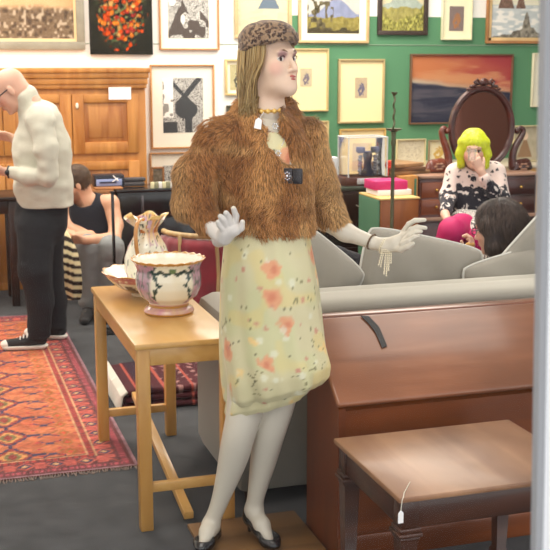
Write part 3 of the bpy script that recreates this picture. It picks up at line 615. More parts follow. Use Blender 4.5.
sobj('backrest', S, .012, RED, t)
Geo().tube([p+np.array([0, 0, zt_+.0]) for p in pts], .016, 10).obj('frame_rail', FRW, t); Geo().tube([p*1.0+np.array([0, -.0, .27]) for p in pts], .022, 10).obj('frame_rail', FRW, t)
Geo().tube([pts[3]+[-.02, -.03, zt_], pts[3]+[-.025, -.045, .5], pts[3]+[-.02, -.03, .27]], .011, 8).obj('frame_spindle', FRW, t); Geo().tube([pts[6]+[-.01, -.045, zt_], pts[6]+[-.0, -.05, .5], pts[6]+[-.01, -.04, .27]], .011, 8).obj('frame_spindle', FRW, t)
for dx, dy in ((-.24, -.17), (.24, -.17), (-.24, .2), (.24, .2)): Geo().tube([(chx+dx, chy+dy, .30), (chx+dx*1.08, chy+dy*1.08, .15), (chx+dx*1.15, chy+dy*1.2, .012)], [.03, .022, .016], 10).obj('leg', DARKW, t)
# ---- beech side table (console) on the left of the mannequin
BEECH = mat('beech', (216, 166, 92), .38, wood=(196, 142, 72), wscale=5, axis='Z', coat=.15); BEECHY = mat('beech_top', (222, 176, 106), .33, wood=(206, 156, 84), wscale=5, axis='Y', coat=.25)
tx0, tx1, ty0, ty1, tz = .672, 1.035, 3.745, 4.80, .712
t = thing('side_table', ((tx0+tx1)/2, (ty0+ty1)/2, 0), 'narrow beech side table carrying the floral china', 'table')
Geo().bx(tx0-.006, tx1+.006, ty0-.006, ty1+.006, tz-.022, tz, .004).obj('tabletop', BEECHY, t)
g = Geo(); i = .008; g.bx(tx0+.03, tx1-.03, ty0+i, ty0+i+.022, tz-.085, tz-.022, .002).bx(tx0+.03, tx1-.03, ty1-i-.022, ty1-i, tz-.085, tz-.022, .002).bx(tx0+i, tx0+i+.022, ty0+.03, ty1-.03, tz-.085, tz-.022, .002).bx(tx1-i-.022, tx1-i, ty0+.03, ty1-.03, tz-.085, tz-.022, .002); g.obj('apron', BEECHY, t)
lw = .047
for a in (tx0+.003, tx1-.003-lw):
    for b in (ty0+.003, ty1-.003-lw): Geo().bx(a, a+lw, b, b+lw, 0.0, tz-.022, .004).obj('leg', BEECH, t)
Geo().bx(tx0+lw, tx1-lw, ty0+.012, ty0+.038, .145, .180, .003).obj('stretcher', BEECHY, t)
Geo().bx(tx0+lw, tx1-lw, ty1-.038, ty1-.012, .115, .150, .003).obj('stretcher', BEECHY, t)
A = PZ(189, 516, .022); B = np.array([A[0]+.0, 4.86, .178]); d = B-A; L_ = np.linalg.norm(d); d /= L_; u = np.array([1, 0, 0.]); v = np.cross(d, u)*-1
Geo().box((A+B)/2+np.array([0, 0, 0.002]), (.036, L_, .03), .002, M=np.stack([u, d, np.cross(u, d)], 1)).obj('wooden_batten', BEECHY, label='loose beech batten slanting from the floor under the beech side table', cat='batten')
# ---- china: planter, basin, jug
def china(name): return mat('china', attr=True, rough=.12, coat=.6)
CR = C_(240, 236, 216); GOLDC = C_(196, 142, 70); PK = C_(196, 140, 158); GRN = C_(56, 76, 70)
pc = PZ(169, 312, tz); Dp = pc @ HF; mpp = Dp/1100/0.995; zr = PD(168, 258, Dp)[2]-tz
pr_ = [(.001, .004), (25, .0), (26, .05), (24, .10), (20, .15), (21, .21), (29, .32), (33.0, .50), (33.4, .66), (32, .80), (34, .92), (37.4, 1.0), (36.6, 1.01), (31.5, .90), (30, .7), (29.5, .5), (22, .3), (.001, .27)]
prof = [(a*mpp if a > 1 else a, b*zr) for a, b in pr_]
pf = np.array(prof); ks = np.linspace(0, len(pf)-1, 90); prof = [(np.interp(k, range(len(pf)), pf[:, 0]), np.interp(k, range(len(pf)), pf[:, 1])) for k in ks]
def scal(lo, amp, n):
    def f(i, r, z, a):
        k = sst(lo, 1.0, np.mean(z)/zr) if np.mean(z) > 0 else 0
        return r*(1+.025*k*np.cos(a*n)), z+amp*k*np.cos(a*n)
    return f
def potcol(V, a, ri):
    z = V[:, 2]/zr; outer = ri < len(prof)*.66; c = np.broadcast_to(CR, (len(V), 3)).copy(); n4 = 3; am = ((a-math.radians(-95)+math.pi/n4) % (2*math.pi/n4))-math.pi/n4; x = np.abs(am)/(math.pi/n4)
    p = np.stack([np.cos(a), np.sin(a), z], 1)
    side = sst(.50, .66, x-.12*np.cos((z-.55)*6)); c = mixc(c, mixc(PK, C_(178, 160, 170), noise(p, 8, 2)), side*(z > .22)); c = mixc(c, C_(110, 120, 110), (noise(p, 16, 5) > .62)*side*(z > .25)*.8)
    edge = .60-.18*np.cos((z-.6)*7)**2+.03*np.sin(z*40); c = mixc(c, GRN, (np.abs(x-edge) < .055+.03*np.sin(z*55)) & (z > .30) & (z < .93)); c = mixc(c, GRN, (np.abs(z-.86+.06*np.abs(np.sin(x*9))) < .035) & (x < .62)); c = mixc(c, C_(96, 130, 90), (np.hypot(x-.0, (z-.86)*2) < .1))
    c = mixc(c, mixc(C_(206, 146, 160), C_(222, 190, 150), noise(p, 7, 4)), z < .20); c = mixc(c, GOLDC, (z < .045) | ((np.abs(z-.16) < .02))); c = mixc(c, GOLDC, (z > .955)); c = np.where(outer[:, None], c, mixc(C_(246, 244, 230), GOLDC, z > .985)); return lin(c)
Geo().lathe(pc, prof, 120, fr=scal(.85, .0022, 22), colf=potcol).obj('china_planter', china(''), label='white china planter with scalloped gold rim and pink panels, nearest on the table', cat='planter', sharp=None)
bc = PZ(148, 294, tz); Db = bc @ HF; mb = Db/1100; hb = PD(148, 270, Db)[2]-tz
pf = np.array([(.001, .004), (17*mb, 0), (18*mb, .1*hb), (20*mb, .16*hb), (32*mb, .4*hb), (41*mb, .75*hb), (46*mb, 1.0*hb), (45*mb, 1.02*hb), (39*mb, .8*hb), (28*mb, .45*hb), (.001, .3*hb)])
ks = np.linspace(0, len(pf)-1, 60); pb = [(np.interp(k, range(len(pf)), pf[:, 0]), np.interp(k, range(len(pf)), pf[:, 1])) for k in ks]
def bascol(V, a, ri):
    z = V[:, 2]/hb; p = np.stack([np.cos(a), np.sin(a), z*.5], 1); c = mixc(CR, C_(228, 196, 160), noise(p, 4, 3)); c = mixc(c, mixc(C_(176, 96, 104), C_(214, 150, 130), noise(p, 20, 1)), (z > .72)*(noise(p, 18, 5) > .22)); c = mixc(c, C_(120, 100, 90), (noise(p, 9, 9) > .66) & (z < .7) & (z > .2)); c = mixc(c, GOLDC, z > .97); return lin(np.where((ri < 37)[:, None], c, mixc(C_(246, 244, 232), GOLDC, z > .99)))
zrs = zr; zr = hb; Geo().lathe(bc, pb, 96, fr=scal(.8, .003, 14), colf=bascol).obj('wash_basin', china(''), label='shallow floral china wash basin behind the planter, holding the tall jug', cat='basin', sharp=None); zr = zrs
jc = bc+np.array([0, 0, .3*hb+.003]); hj = PD(145, 216, Db)[2]-jc[2]
pf = np.array([(.001, .003), (16, 0), (17.5, .04), (20, .1), (23.5, .25), (23, .42), (19, .58), (14, .70), (11, .78), (12, .84), (17, .93), (20.5, 1.0), (19, 1.0), (10, .84), (9, .75), (.5, .6)]); pf[:, 0] *= mb; pf[:, 1] *= hj
ks = np.linspace(0, len(pf)-1, 90); pj = [(np.interp(k, range(len(pf)), pf[:, 0]), np.interp(k, range(len(pf)), pf[:, 1])) for k in ks]
def jf(i, r, z, a): k = sst(.82, 1., np.mean(z)/hj); return r*(1+.10*k*np.cos(a*6+.5)+.05*k*np.cos(a*11)), z+.012*k*np.cos(a*5)
def jcol(V, a, ri):
    z = V[:, 2]/hj; p = np.stack([np.cos(a), np.sin(a), z*1.6], 1); c = mixc(CR, C_(214, 158, 96), sst(.45, .9, z)*sst(.35, .7, noise(p, 2.5, 2))); c = mixc(c, C_(196, 160, 176), (noise(p, 7, 4) > .74)*.7); c = mixc(c, C_(84, 90, 76), (noise(p, 13, 7) > .8)); c = mixc(c, C_(196, 120, 60), (noise(p, 5, 8) > .62) & (z > .78)); c = mixc(c, C_(206, 170, 196), (noise(p, 6, 3) > .68) & (z > .86) & (z < .97)); c = mixc(c, C_(184, 122, 62), sst(.35, .1, np.abs(((a+1.5) % 6.283)-3.14+1.3))*(z > .6)*.7); return lin(mixc(c, C_(232, 196, 120), (z > .985)))
t = thing('china_jug', jc, 'tall floral china jug with frilled gilt mouth standing in the basin', 'jug')
Geo().lathe(jc, pj, 96, fr=jf, colf=jcol).obj('body', china(''), t, sharp=None)
hd = -HF*.97-RT*.24; P0 = jc; hp = [(9*mb, .97), (24*mb, .98), (31*mb, .85), (30*mb, .62), (24*mb, .45)]
from_ = np.array([P0+hd*r+ZU*z*hj for r, z in hp]); tt = np.linspace(0, 4, 17); hpth = np.stack([np.interp(tt, range(5), from_[:, i]) for i in range(3)], 1)
for _ in range(3): hpth[1:-1] = (hpth[:-2]+2*hpth[1:-1]+hpth[2:])/4
Geo().tube(hpth, .0085, 10, col=lin((206, 146, 84))).obj('handle', china(''), t)
# ---- slope-lidded desk
MAHO = mat('mahogany', (138, 74, 34), .3, wood=(104, 52, 22), wscale=3, axis='X', coat=.35); MAHL = mat('mahogany_lid', (150, 96, 66), .30, wood=(122, 72, 46), wscale=2.5, axis='X', coat=.4, var=(2.5, .3))
MAHV = mat('mahogany_side', (128, 66, 32), .35, wood=(98, 48, 24), wscale=3, axis='Z', coat=.2)
dx0, dx1, dy0, dy1 = 1.273, 2.62, 3.30, 3.62; zf, zb = .572, .792
t = thing('slope_lid_desk', ((dx0+dx1)/2, 3.45, 0), 'long reddish mahogany desk with sloping lid behind the low table', 'desk')
g = Geo().prism([(dx0+.012, dy0+.015, .02), (dx0+.012, dy1, .02), (dx0+.012, dy1, zb-.025), (dx0+.012, dy0+.015, zf-.035)], (dx1-dx0-.024, 0, 0)); g.obj('front_board', MAHO, t)
for xx in (dx0, dx1-.025): Geo().prism([(xx, dy0+.005, 0), (xx, dy1+.005, 0), (xx, dy1+.005, zb-.022), (xx, dy0+.005, zf-.024)], (.025, 0, 0)).obj('side_panel', MAHV, t)
A = np.array([(dx0+dx1)/2, dy0-.02, zf-.006]); B = np.array([(dx0+dx1)/2, dy1-.03, zb+.0]); d = B-A; L_ = np.linalg.norm(d); d /= L_; nn = np.cross((1, 0, 0), d)
bm = Geo().box((A+B)/2, (dx1-dx0+.03, L_, .024), .011, M=np.stack([(1, 0, 0), d, nn], 1), seg=4); bm.obj('lid', MAHL, t)
Geo().bx(dx0-.008, dx1+.01, dy1-.035, dy1+.02, zb-.012, zb+.012, .006).obj('top_rail', MAHO, t)
Geo().bx(dx0+.0, dx1, dy0-.004, dy0+.016, .0, .09, .004).obj('plinth', MAHO, t)
lp = lambda px, py: (lambda r: EYE+r*(((A-EYE) @ nn)/(r @ nn)))(ray(px, py))+nn*.0155
e = [lp(359.5, 319), lp(367.5, 319), lp(378, 330), lp(386, 349), lp(381, 351), lp(374, 335), lp(367, 326)]
Geo().prism(e, nn*.002).obj('leather_strap', mat('black_leather', (34, 32, 34), .5), label='short black leather strap lying on the sloping desk lid', cat='strap')
# ---- low dark table, front right
LT = mat('walnut_top', (168, 126, 92), .42, wood=(138, 96, 68), wscale=2.2, axis='Y', coat=.12, var=(3.5, .35)); LD = mat('walnut_dark', (84, 46, 28), .35, wood=(54, 28, 18), wscale=5, axis='X', coat=.3)
lx0, lx1, ly0, ly1, lz = 1.205, 1.842, 2.652, 3.175, .50
t = thing('low_table', ((lx0+lx1)/2, 2.91, 0), 'low dark walnut table with paler top and a price tag', 'table')
Geo().bx(lx0, lx1, ly0, ly1, lz-.018, lz, .005).obj('tabletop', LT, t)  # top paler than the apron and legs
g = Geo(); i = .02; g.bx(lx0+i, lx1-i, ly0+i, ly0+i+.02, lz-.105, lz-.016, .003).bx(lx0+i, lx1-i, ly1-i-.02, ly1-i, lz-.105, lz-.016, .003).bx(lx0+i, lx0+i+.02, ly0+i, ly1-i, lz-.105, lz-.016, .003).bx(lx1-i-.02, lx1-i, ly0+i, ly1-i, lz-.105, lz-.016, .003); g.obj('apron', LD, t)
for a in (lx0+.014, lx1-.014-.055):
    for b in (ly0+.014, ly1-.014-.055):
        c = np.array([a+.0275, b+.0275]); g = Geo().bx(a, a+.055, b, b+.055, lz-.10, lz-.017, .003)
        g.box((c[0], c[1], lz-.108), (.066, .066, .014), .004).box((c[0], c[1], lz-.122), (.076, .076, .014), .005).box((c[0], c[1], lz-.135), (.062, .062, .012), .004)
        q = []
        for zz, hw in ((lz-.14, .026), (.06, .018), (.05, .024), (0, .024)): q.append([(c[0]-hw, c[1]-hw, zz), (c[0]+hw, c[1]-hw, zz), (c[0]+hw, c[1]+hw, zz), (c[0]-hw, c[1]+hw, zz)])
        g.grid(np.array(q), closed=True); g.obj('leg', LD, t)
tc_ = np.array([lx0-.004, ly0-.004, lz])
t = thing('price_tag', tc_, 'small white price tag on string hanging from the low table corner', 'tag')
s0 = PZ(410, 482, lz+.002); s1 = PZ(404, 493, lz+.002); s2 = np.array([lx0+.012, ly0-.001, lz+.002]); s3 = s2+[-.006, -.005, -.006]; s4 = s3+[-.003, 0, -.03]
Geo().tube([s0, s1, s2, s3, s4], .0012, 5).obj('string', mat('white_string', (236, 230, 214), .8), t)
Geo().prism([s4+[-.008, -.001, -.008], s4+[.0, -.001, 0.001], s4+[.008, -.001, -.008], s4+[.008, -.001, -.038], s4+[-.008, -.001, -.038]], (0, .0012, 0)).obj('card', mat('paper', (250, 248, 246), .8), t)
# ---- mannequin's display board
Geo().bx(.845, 1.262, 3.38, 3.738, 0.001, .016, .003).obj('display_board', mat('brown_board', (136, 100, 58), .5, wood=(104, 74, 44), wscale=3, axis='X'), label='flat brown wooden board under the mannequin on the floor', cat='board')
# ---- sofa
GREY = mat('sofa_fabric', (150, 145, 134), .9, sheen=.2, var=(60, .06), bump=(600, .25)); GREYD = mat('sofa_fabric_shaded', (128, 124, 115), .92, var=(60, .06), bump=(600, .25)); LIGHT = mat('sofa_piping', (206, 204, 196), .85)  # back and base: same fabric with the shade put into its colour
sx0, sx1, sy = 1.062, 3.05, 3.86; szt = .80
t = thing('sofa', ((sx0+sx1)/2, 4.2, 0), 'long pale grey fabric sofa seen from behind the desk', 'sofa')
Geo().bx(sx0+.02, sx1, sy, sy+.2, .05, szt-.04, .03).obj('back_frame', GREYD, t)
S = SDF(); S.cap((sx0+.05, sy+.09, szt-.035), (sx1-.05, sy+.09, szt-.035), .045, k=.01); S.cap((sx0+.05, sy+.17, szt-.035), (sx1-.05, sy+.17, szt-.035), .045, k=.03); S.cap((sx0+.05, sy+.04, szt-.042), (sx1-.05, sy+.04, szt-.042), .038, k=.03); sobj('top_roll', S, .01, mat('sofa_roll', (182, 178, 166), .88, sheen=.2, bump=(600, .2)), t)
for xx in (sx0, sx1-.2):
    Geo().bx(xx, xx+.19, sy+.005, sy+.66, .04, szt-.07, .07).obj('arm', GREY, t)
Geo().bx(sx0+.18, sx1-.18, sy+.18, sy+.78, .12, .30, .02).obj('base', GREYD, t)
for k in range(2):
    xa = sx0+.2+k*(sx1-sx0-.4)/2; Geo().box((xa+(sx1-sx0-.4)/4, sy+.50, .375), ((sx1-sx0-.4)/2-.01, .62, .15), .05, seg=4).obj('seat_cushion', GREY, t)
for xx in (sx0+.08, sx1-.08):
    for yy in (sy+.06, sy+.7): Geo().lathe((xx, yy, 0), [(.022, 0), (.03, .13)], 12).obj('leg', DARKW, t)
def pillow(name, c, R, w, h, th, m, label, pipe=None, group=None):      # R: columns right, normal, up
    n = 33; u = np.linspace(-1, 1, n); U, V = np.meshgrid(u, u)
    e = (np.clip(1-U**4, 0, 1)*np.clip(1-V**4, 0, 1))**.55; sw = 1-.13*(U*V)**4*.6; sv = sw
    X = U*sv*w/2; Zz = V*sw*h/2; wr = .006*np.sin(U*7+V*4)*e; R = np.asarray(R)
    t = thing(name, c, label, 'cushion', group); g = Geo()
    for s in (-1, 1):
        P = np.stack([X, s*th/2*e+wr, Zz], -1).reshape(-1, 3) @ R.T+c; g.grid(P.reshape(n, n, 3))
    V_ = np.concatenate(g.v); g.obj('cover', m, t, sharp=None)
    if pipe is not None:
        idx = [(0, j) for j in range(n)]+[(i, n-1) for i in range(1, n)]+[(n-1, j) for j in range(n-2, -1, -1)]+[(i, 0) for i in range(n-2, 0, -1)]
        P = np.array([np.array([X[i, j], 0, Zz[i, j]]) for i, j in idx]) @ R.T+c; Geo().tube(P, .0055, 6, closed=True).obj('piping', pipe, t)
    return t
def rot(roll=0, lean=0, yaw=0):
    M = Matrix.Rotation(yaw, 3, 'Z') @ Matrix.Rotation(lean, 3, 'X') @ Matrix.Rotation(roll, 3, 'Y'); return np.array(M)
q = lambda x, y, Y: PY(x, y, Y)
pillow('cushion', q(306, 290, 4.17), rot(.71, -.2, 0), .36, .44, .12, GREY, 'grey sofa cushion tilted beside the dress with pale piping', LIGHT)
pillow('cushion', q(420, 283, 4.19), rot(.24, -.2, 0), .56, .40, .12, GREY, 'wide grey cushion in the middle of the sofa back under the mannequin hand', LIGHT)
pillow('cushion', q(553, 268, 4.15), rot(-.78, 0, 0), .46, .46, .10, GREY, 'upper grey cushion at the right end beside the dark haired person', LIGHT)
pillow('cushion', q(520, 293, 4.10), rot(-.20, -.2, 0), .50, .36, .11, GREY, 'lower grey cushion at the right end, leaning on the sofa back', LIGHT)
S = SDF(); S.chain([q(322, 256, 4.42), q(338, 262, 4.40), q(352, 268, 4.38), q(368, 280, 4.38)], [.05, .06, .06, .05], .03); S.chain([q(330, 275, 4.40), q(352, 285, 4.4), q(350, 330, 4.42)], [.05, .06, .06], .03); S.chain([q(350, 330, 4.42), (q(350, 330, 4.42)[0], 4.42, .5)], [.06, .05], .03)
sobj('folded_coat', S, .008, mat('black_cloth', (36, 34, 42), .85, bump=(60, .6), var=(20, .4)), None, disp=lambda p: .012*(noise(p, 22, 3)-.5), label='crumpled black coat lying on the sofa behind the tilted cushion', cat='coat')
# ---- right-hand background: dark cabinet, white box, display case
KY = 7.03; kx0, kx1 = pxX(318, KY), pxX(371, KY); kz = pyZ(340, 187.5, KY)
EB = mat('ebony', (46, 32, 28), .3, wood=(26, 18, 16), wscale=5, axis='X', coat=.3)
t = thing('dark_cabinet', ((kx0+kx1)/2, KY+.2, 0), 'dark brown chest of drawers under the clear display case', 'chest of drawers')
Geo().bx(kx0, kx1, KY, KY+.42, .03, kz-.025, .004).obj('carcass', EB, t); Geo().bx(kx0-.015, kx1+.015, KY-.02, KY+.43, kz-.025, kz, .006).obj('top', mat('green_black_top', (56, 66, 56), .3), t)
for k in range(4):
    zz = kz-.04-k*.19; d = Geo().bx(kx0+.02, kx1-.02, KY-.012, KY+.004, zz-.175, zz, .004).obj('drawer', EB, t)
    for xx in ((kx0*.7+kx1*.3), (kx0*.2+kx1*.8)): Geo().tube([(xx-.035, KY-.01, zz-.085), (xx-.03, KY-.03, zz-.09), (xx+.03, KY-.03, zz-.09), (xx+.035, KY-.01, zz-.085)], .004, 6).obj('handle', mat('pale_metal', (206, 196, 180), .3, .7), d)
Geo().bx(pxX(320, KY+.12), pxX(348, KY+.12)-.0, KY+.30, KY+.40, kz, pyZ(335, 160, KY+.12), .004).obj('white_box', mat('white_card', (236, 238, 240), .7), label='plain white box on the dark chest, left of the display case', cat='box')
YC = KY+.06; ax0, ax1 = pxX(344, YC), pxX(388, YC); z1 = pyZ(366, 177, YC); z2 = pyZ(366, 137.5, YC)
t = thing('display_case', ((ax0+ax1)/2, YC+.11, kz), 'clear acrylic display case with a dark model on a wooden base', 'display case')
Geo().bx(ax0, ax1, YC-.015, YC+.22, kz, z1, .004).obj('base', mat('case_base', (84, 52, 42), .35), t)
Geo().bx(pxX(356, YC), pxX(380, YC), YC-.019, YC-.014, kz+.012, z1-.006, .001).obj('name_plate', mat('silver_plate', (206, 210, 214), .3, .3, var=(60, .3)), t)
mg2 = bpy.data.materials.new('acrylic'); mg2.use_nodes = True; N = mg2.node_tree.nodes; L = mg2.node_tree.links
N.remove(N['Principled BSDF']); tr = N.new('ShaderNodeBsdfTransparent'); gl = N.new('ShaderNodeBsdfGlossy'); gl.inputs['Roughness'].default_value = .08; fr = N.new('ShaderNodeFresnel'); fr.inputs[0].default_value = 1.9; ms = N.new('ShaderNodeMixShader'); L.new(fr.outputs[0], ms.inputs[0]); L.new(tr.outputs[0], ms.inputs[1]); L.new(gl.outputs[0], ms.inputs[2]); L.new(ms.outputs[0], N['Material Output'].inputs[0])
Geo().bx(ax0+.03, ax1-.012, YC, YC+.2, z1, z2, .003).obj('cover', mg2, t)
ed = mat('edge_reflection', (235, 238, 238), .2, alpha=.6)  # case edges in translucent white, painting in the cover's reflections
g = Geo(); X0_, X1_, Y0_, Y1_ = ax0+.03, ax1-.012, YC, YC+.2
for a_, b_ in (((X0_, Y0_), (X1_, Y0_)), ((X1_, Y0_), (X1_, Y1_)), ((X1_, Y1_), (X0_, Y1_)), ((X0_, Y1_), (X0_, Y0_))): g.tube([(*a_, z2), (*b_, z2)], .005, 6); g.tube([(*a_, z1), (*a_, z2)], .005, 6)
g.obj('cover_edge_glints', ed, t)
cx = pxX(367, YC+.1); SIL = mat('silver', (190, 194, 206), .25, .6)
g = Geo().lathe((cx, YC+.1, z1), [(.055, 0), (.05, .02), (.03, .05), (.026, .10), (.035, .14), (.03, .16)], 20); g.obj('figurine', mat('dark_model', (52, 54, 76), .3), t)
g = Geo().tube([(cx-.075, YC+.1, z1+.165), (cx+.085, YC+.1, z1+.165)], .007, 8)
for k in (-.055, .055): g.lathe((cx+k, YC+.1, z1+.165), [(.03, 0), (.032, .01), (.032, .03), (.028, .036)], 18)
g.obj('scale_pans', mat('model_blue', (96, 100, 140), .35), t)
for s in (-1, 1):
    g = Geo()
    for k in range(7): g.ell((cx+s*(.055+.004*(k % 2)), YC+.1, z1+.013+k*.02), (.018, .012, .012), 10)
    g.obj('silver_leaves', SIL, t)
g = Geo()
for k in range(6): a = k*1.05; g.ell((pxX(389, YC)+.012*math.cos(a), YC+.02, pyZ(389, 165, YC)+.02*math.sin(a)), (.018, .014, .014), 8)
g.tube([(pxX(389, YC), YC+.02, pyZ(389, 168, YC)), (pxX(388, YC), YC+.02, kz-.0)], .006, 6)
g.obj('red_flower', mat('red_petals', (222, 66, 44), .6), label='small red flower standing right of the display case', cat='flower')
# ---- wooden box, pink box, white book, candlestick
OY = 6.47; ox0, ox1 = pxX(381, OY), pxX(419, OY); oz = pyZ(395, 198, OY)
t = thing('wooden_crate', ((ox0+ox1)/2, OY+.2, 0), 'upright orange brown wooden cabinet behind the mannequin hand', 'cabinet')
Geo().bx(ox0, ox1, OY, OY+.36, 0, oz-.012, .004).obj('carcass', mat('orange_wood', (176, 108, 56), .4, wood=(146, 84, 42), wscale=5, axis='Z'), t)
Geo().bx(ox0-.006, ox1+.006, OY-.006, OY+.366, oz-.012, oz, .003).obj('top', mat('yellow_wood', (224, 190, 120), .5), t)
Geo().bx(ox0-.012, ox0, OY+.01, OY+.35, 0, oz-.014, .003).obj('green_side', mat('green_paint', (72, 116, 88), .6), t)
bk = Geo().bx(pxX(374, OY+.2), pxX(407, OY+.2), OY+.13, OY+.34, oz, oz+.035, .003); bk.obj('white_book', mat('white_card', (236, 238, 240), .7), label='thick white book under the pink box on the wooden cabinet', cat='book')
Geo().bx(pxX(371, OY+.2), pxX(404, OY+.2), OY+.14, OY+.33, oz+.035, oz+.095, .008).obj('pink_box', mat('pink_card', (204, 40, 112), .55), label='bright pink box on top of the white book', cat='box')
cp = PY(394.5, 92, 6.26); BR = mat('aged_brass', (96, 98, 74), .4, .5)
t = thing('candlestick', (cp[0], 6.26, 0), 'tall thin floor candlestick of aged brass in front of the wooden cabinet', 'candlestick')
zd = pyZ(394, 130, 6.26); Geo().lathe((cp[0], 6.26, 0), [(.12, 0), (.12, .012), (.05, .03), (.014, .05), (.012, .4), (.02, .42), (.012, .44), (.011, zd-.1), (.018, zd-.08), (.012, zd-.05), (.016, zd-.01)], 20).obj('stem', BR, t)
Geo().lathe((cp[0], 6.26, zd-.012), [(.01, 0), (.046, .014), (.05, .022), (.012, .016)], 24).obj('drip_pan', BR, t)
zz = np.linspace(zd, cp[2]-.015, 60); Geo().tube([(cp[0]+.004*math.cos(k*90), 6.26+.004*math.sin(k*90), k) for k in zz], .0065, 8).obj('twisted_shaft', BR, t)
Geo().lathe((cp[0], 6.26, cp[2]-.02), [(.008, 0), (.018, .012), (.02, .02), (.006, .018)], 16).obj('candle_cup', BR, t)
# ---- dressing table with oval mirror
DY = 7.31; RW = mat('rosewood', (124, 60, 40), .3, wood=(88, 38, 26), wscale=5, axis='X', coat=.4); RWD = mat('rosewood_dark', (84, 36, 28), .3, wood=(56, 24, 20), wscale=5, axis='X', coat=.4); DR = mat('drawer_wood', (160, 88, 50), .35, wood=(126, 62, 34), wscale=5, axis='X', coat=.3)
p0, p1, p2, p3 = pxX(419, DY), pxX(452, DY), pxX(503, DY-.0), pxX(536, DY); dz = pyZ(430, 175.5, DY)
t = thing('dressing_table', ((p0+p3)/2, DY+.22, 0), 'carved mahogany dressing table with oval mirror behind the woman with the yellow wig', 'dressing table')
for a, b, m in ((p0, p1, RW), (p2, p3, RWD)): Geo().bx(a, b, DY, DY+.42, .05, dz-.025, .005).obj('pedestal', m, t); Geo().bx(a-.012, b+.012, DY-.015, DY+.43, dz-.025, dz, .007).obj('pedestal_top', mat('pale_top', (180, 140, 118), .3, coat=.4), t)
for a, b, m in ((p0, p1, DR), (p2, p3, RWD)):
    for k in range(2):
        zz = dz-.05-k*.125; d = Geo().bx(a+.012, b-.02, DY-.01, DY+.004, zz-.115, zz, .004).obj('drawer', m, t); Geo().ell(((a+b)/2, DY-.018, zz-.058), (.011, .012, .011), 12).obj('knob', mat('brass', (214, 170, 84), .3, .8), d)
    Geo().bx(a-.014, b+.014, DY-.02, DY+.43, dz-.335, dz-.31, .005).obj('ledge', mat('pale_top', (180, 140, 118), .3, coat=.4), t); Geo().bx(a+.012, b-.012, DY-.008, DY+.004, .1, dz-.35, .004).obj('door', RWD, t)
Geo().bx(p1, p2, DY+.04, DY+.42, .3, .50, .004).obj('middle_shelf', RWD, t)
MY = 7.5; mc = PY(481.5, 128.5, MY); mpx = (PY(514.5, 128, MY)[0]-mc[0])/33.0
rx_, rz_ = 29.5*mpx, (pyZ(481, 89, MY)-pyZ(481, 168, MY))/2
a = np.arange(72)*2*math.pi/72; path = [(mc[0]+rx_*math.cos(k), MY, mc[2]+rz_*math.sin(k)) for k in a]
g = Geo().tube(path, .026, 10, closed=True); g.tube([(mc[0]+(rx_+.012)*math.cos(k), MY-.018, mc[2]+(rz_+.012)*math.sin(k)) for k in a], .010, 8, closed=True); mf = g.obj('mirror_frame', RWD, t, sharp=None)
mm = mat('mirror_glass', (96, 62, 52), .04, 1.0); g = Geo(); P = [(mc[0]+(rx_-.01)*math.cos(k), MY-.004, mc[2]+(rz_-.01)*math.sin(k)) for k in a]; g.prism(P, (0, .008, 0)); g.obj('mirror_glass', mm, t)  # brown tint in the glass stands in for reflected furniture
g = Geo(); ct = np.array([mc[0]+.0, MY-.015, mc[2]+rz_+.03])
g.ell(ct+[0, 0, .02], (.035, .022, .03), 14)
for s in (-1, 1):
    for k in range(5): g.ell(ct+[s*(.03+.024*k), 0, .015-.012*k+.008*(k % 2)], (.02, .016, .019-.002*k), 10)
    g.tube([ct+[s*.02, 0, .0], ct+[s*.06, -.005, .04], ct+[s*.085, -.005, .02], ct+[s*.07, -.005, .0]], .009, 8)
g.obj('carved_crest', RWD, mf)
for s, pxs in ((-1, [(447, 168), (449, 158), (446, 148), (443, 139), (441, 131), (444, 127), (447, 131)]), (1, [(513, 168), (512, 158), (514, 148), (520, 139), (524, 131), (521, 127), (517, 131)])):
    P = np.array([PY(x, y, MY) for x, y in pxs]); tt = np.linspace(0, 6, 25); P = np.stack([np.interp(tt, range(7), P[:, i]) for i in range(3)], 1)
    for _ in range(3): P[1:-1] = (P[:-2]+2*P[1:-1]+P[2:])/4
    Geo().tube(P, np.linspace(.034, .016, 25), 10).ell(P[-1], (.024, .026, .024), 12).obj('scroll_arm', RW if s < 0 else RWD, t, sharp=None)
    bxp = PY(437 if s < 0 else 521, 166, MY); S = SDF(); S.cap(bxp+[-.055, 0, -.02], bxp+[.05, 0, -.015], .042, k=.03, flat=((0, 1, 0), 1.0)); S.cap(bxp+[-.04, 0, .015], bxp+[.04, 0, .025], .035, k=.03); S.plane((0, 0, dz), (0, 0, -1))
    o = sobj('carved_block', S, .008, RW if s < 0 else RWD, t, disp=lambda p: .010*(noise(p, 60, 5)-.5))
    g = Geo()
    for k in range(6): an = k*1.05; g.ell(bxp+[.03*math.cos(an), -.045, .0+.022*math.sin(an)], (.016, .006, .008), 8)
    g.obj('carving', mat('pale_carving', (168, 128, 104), .35), o)  # petals paler than the block behind them
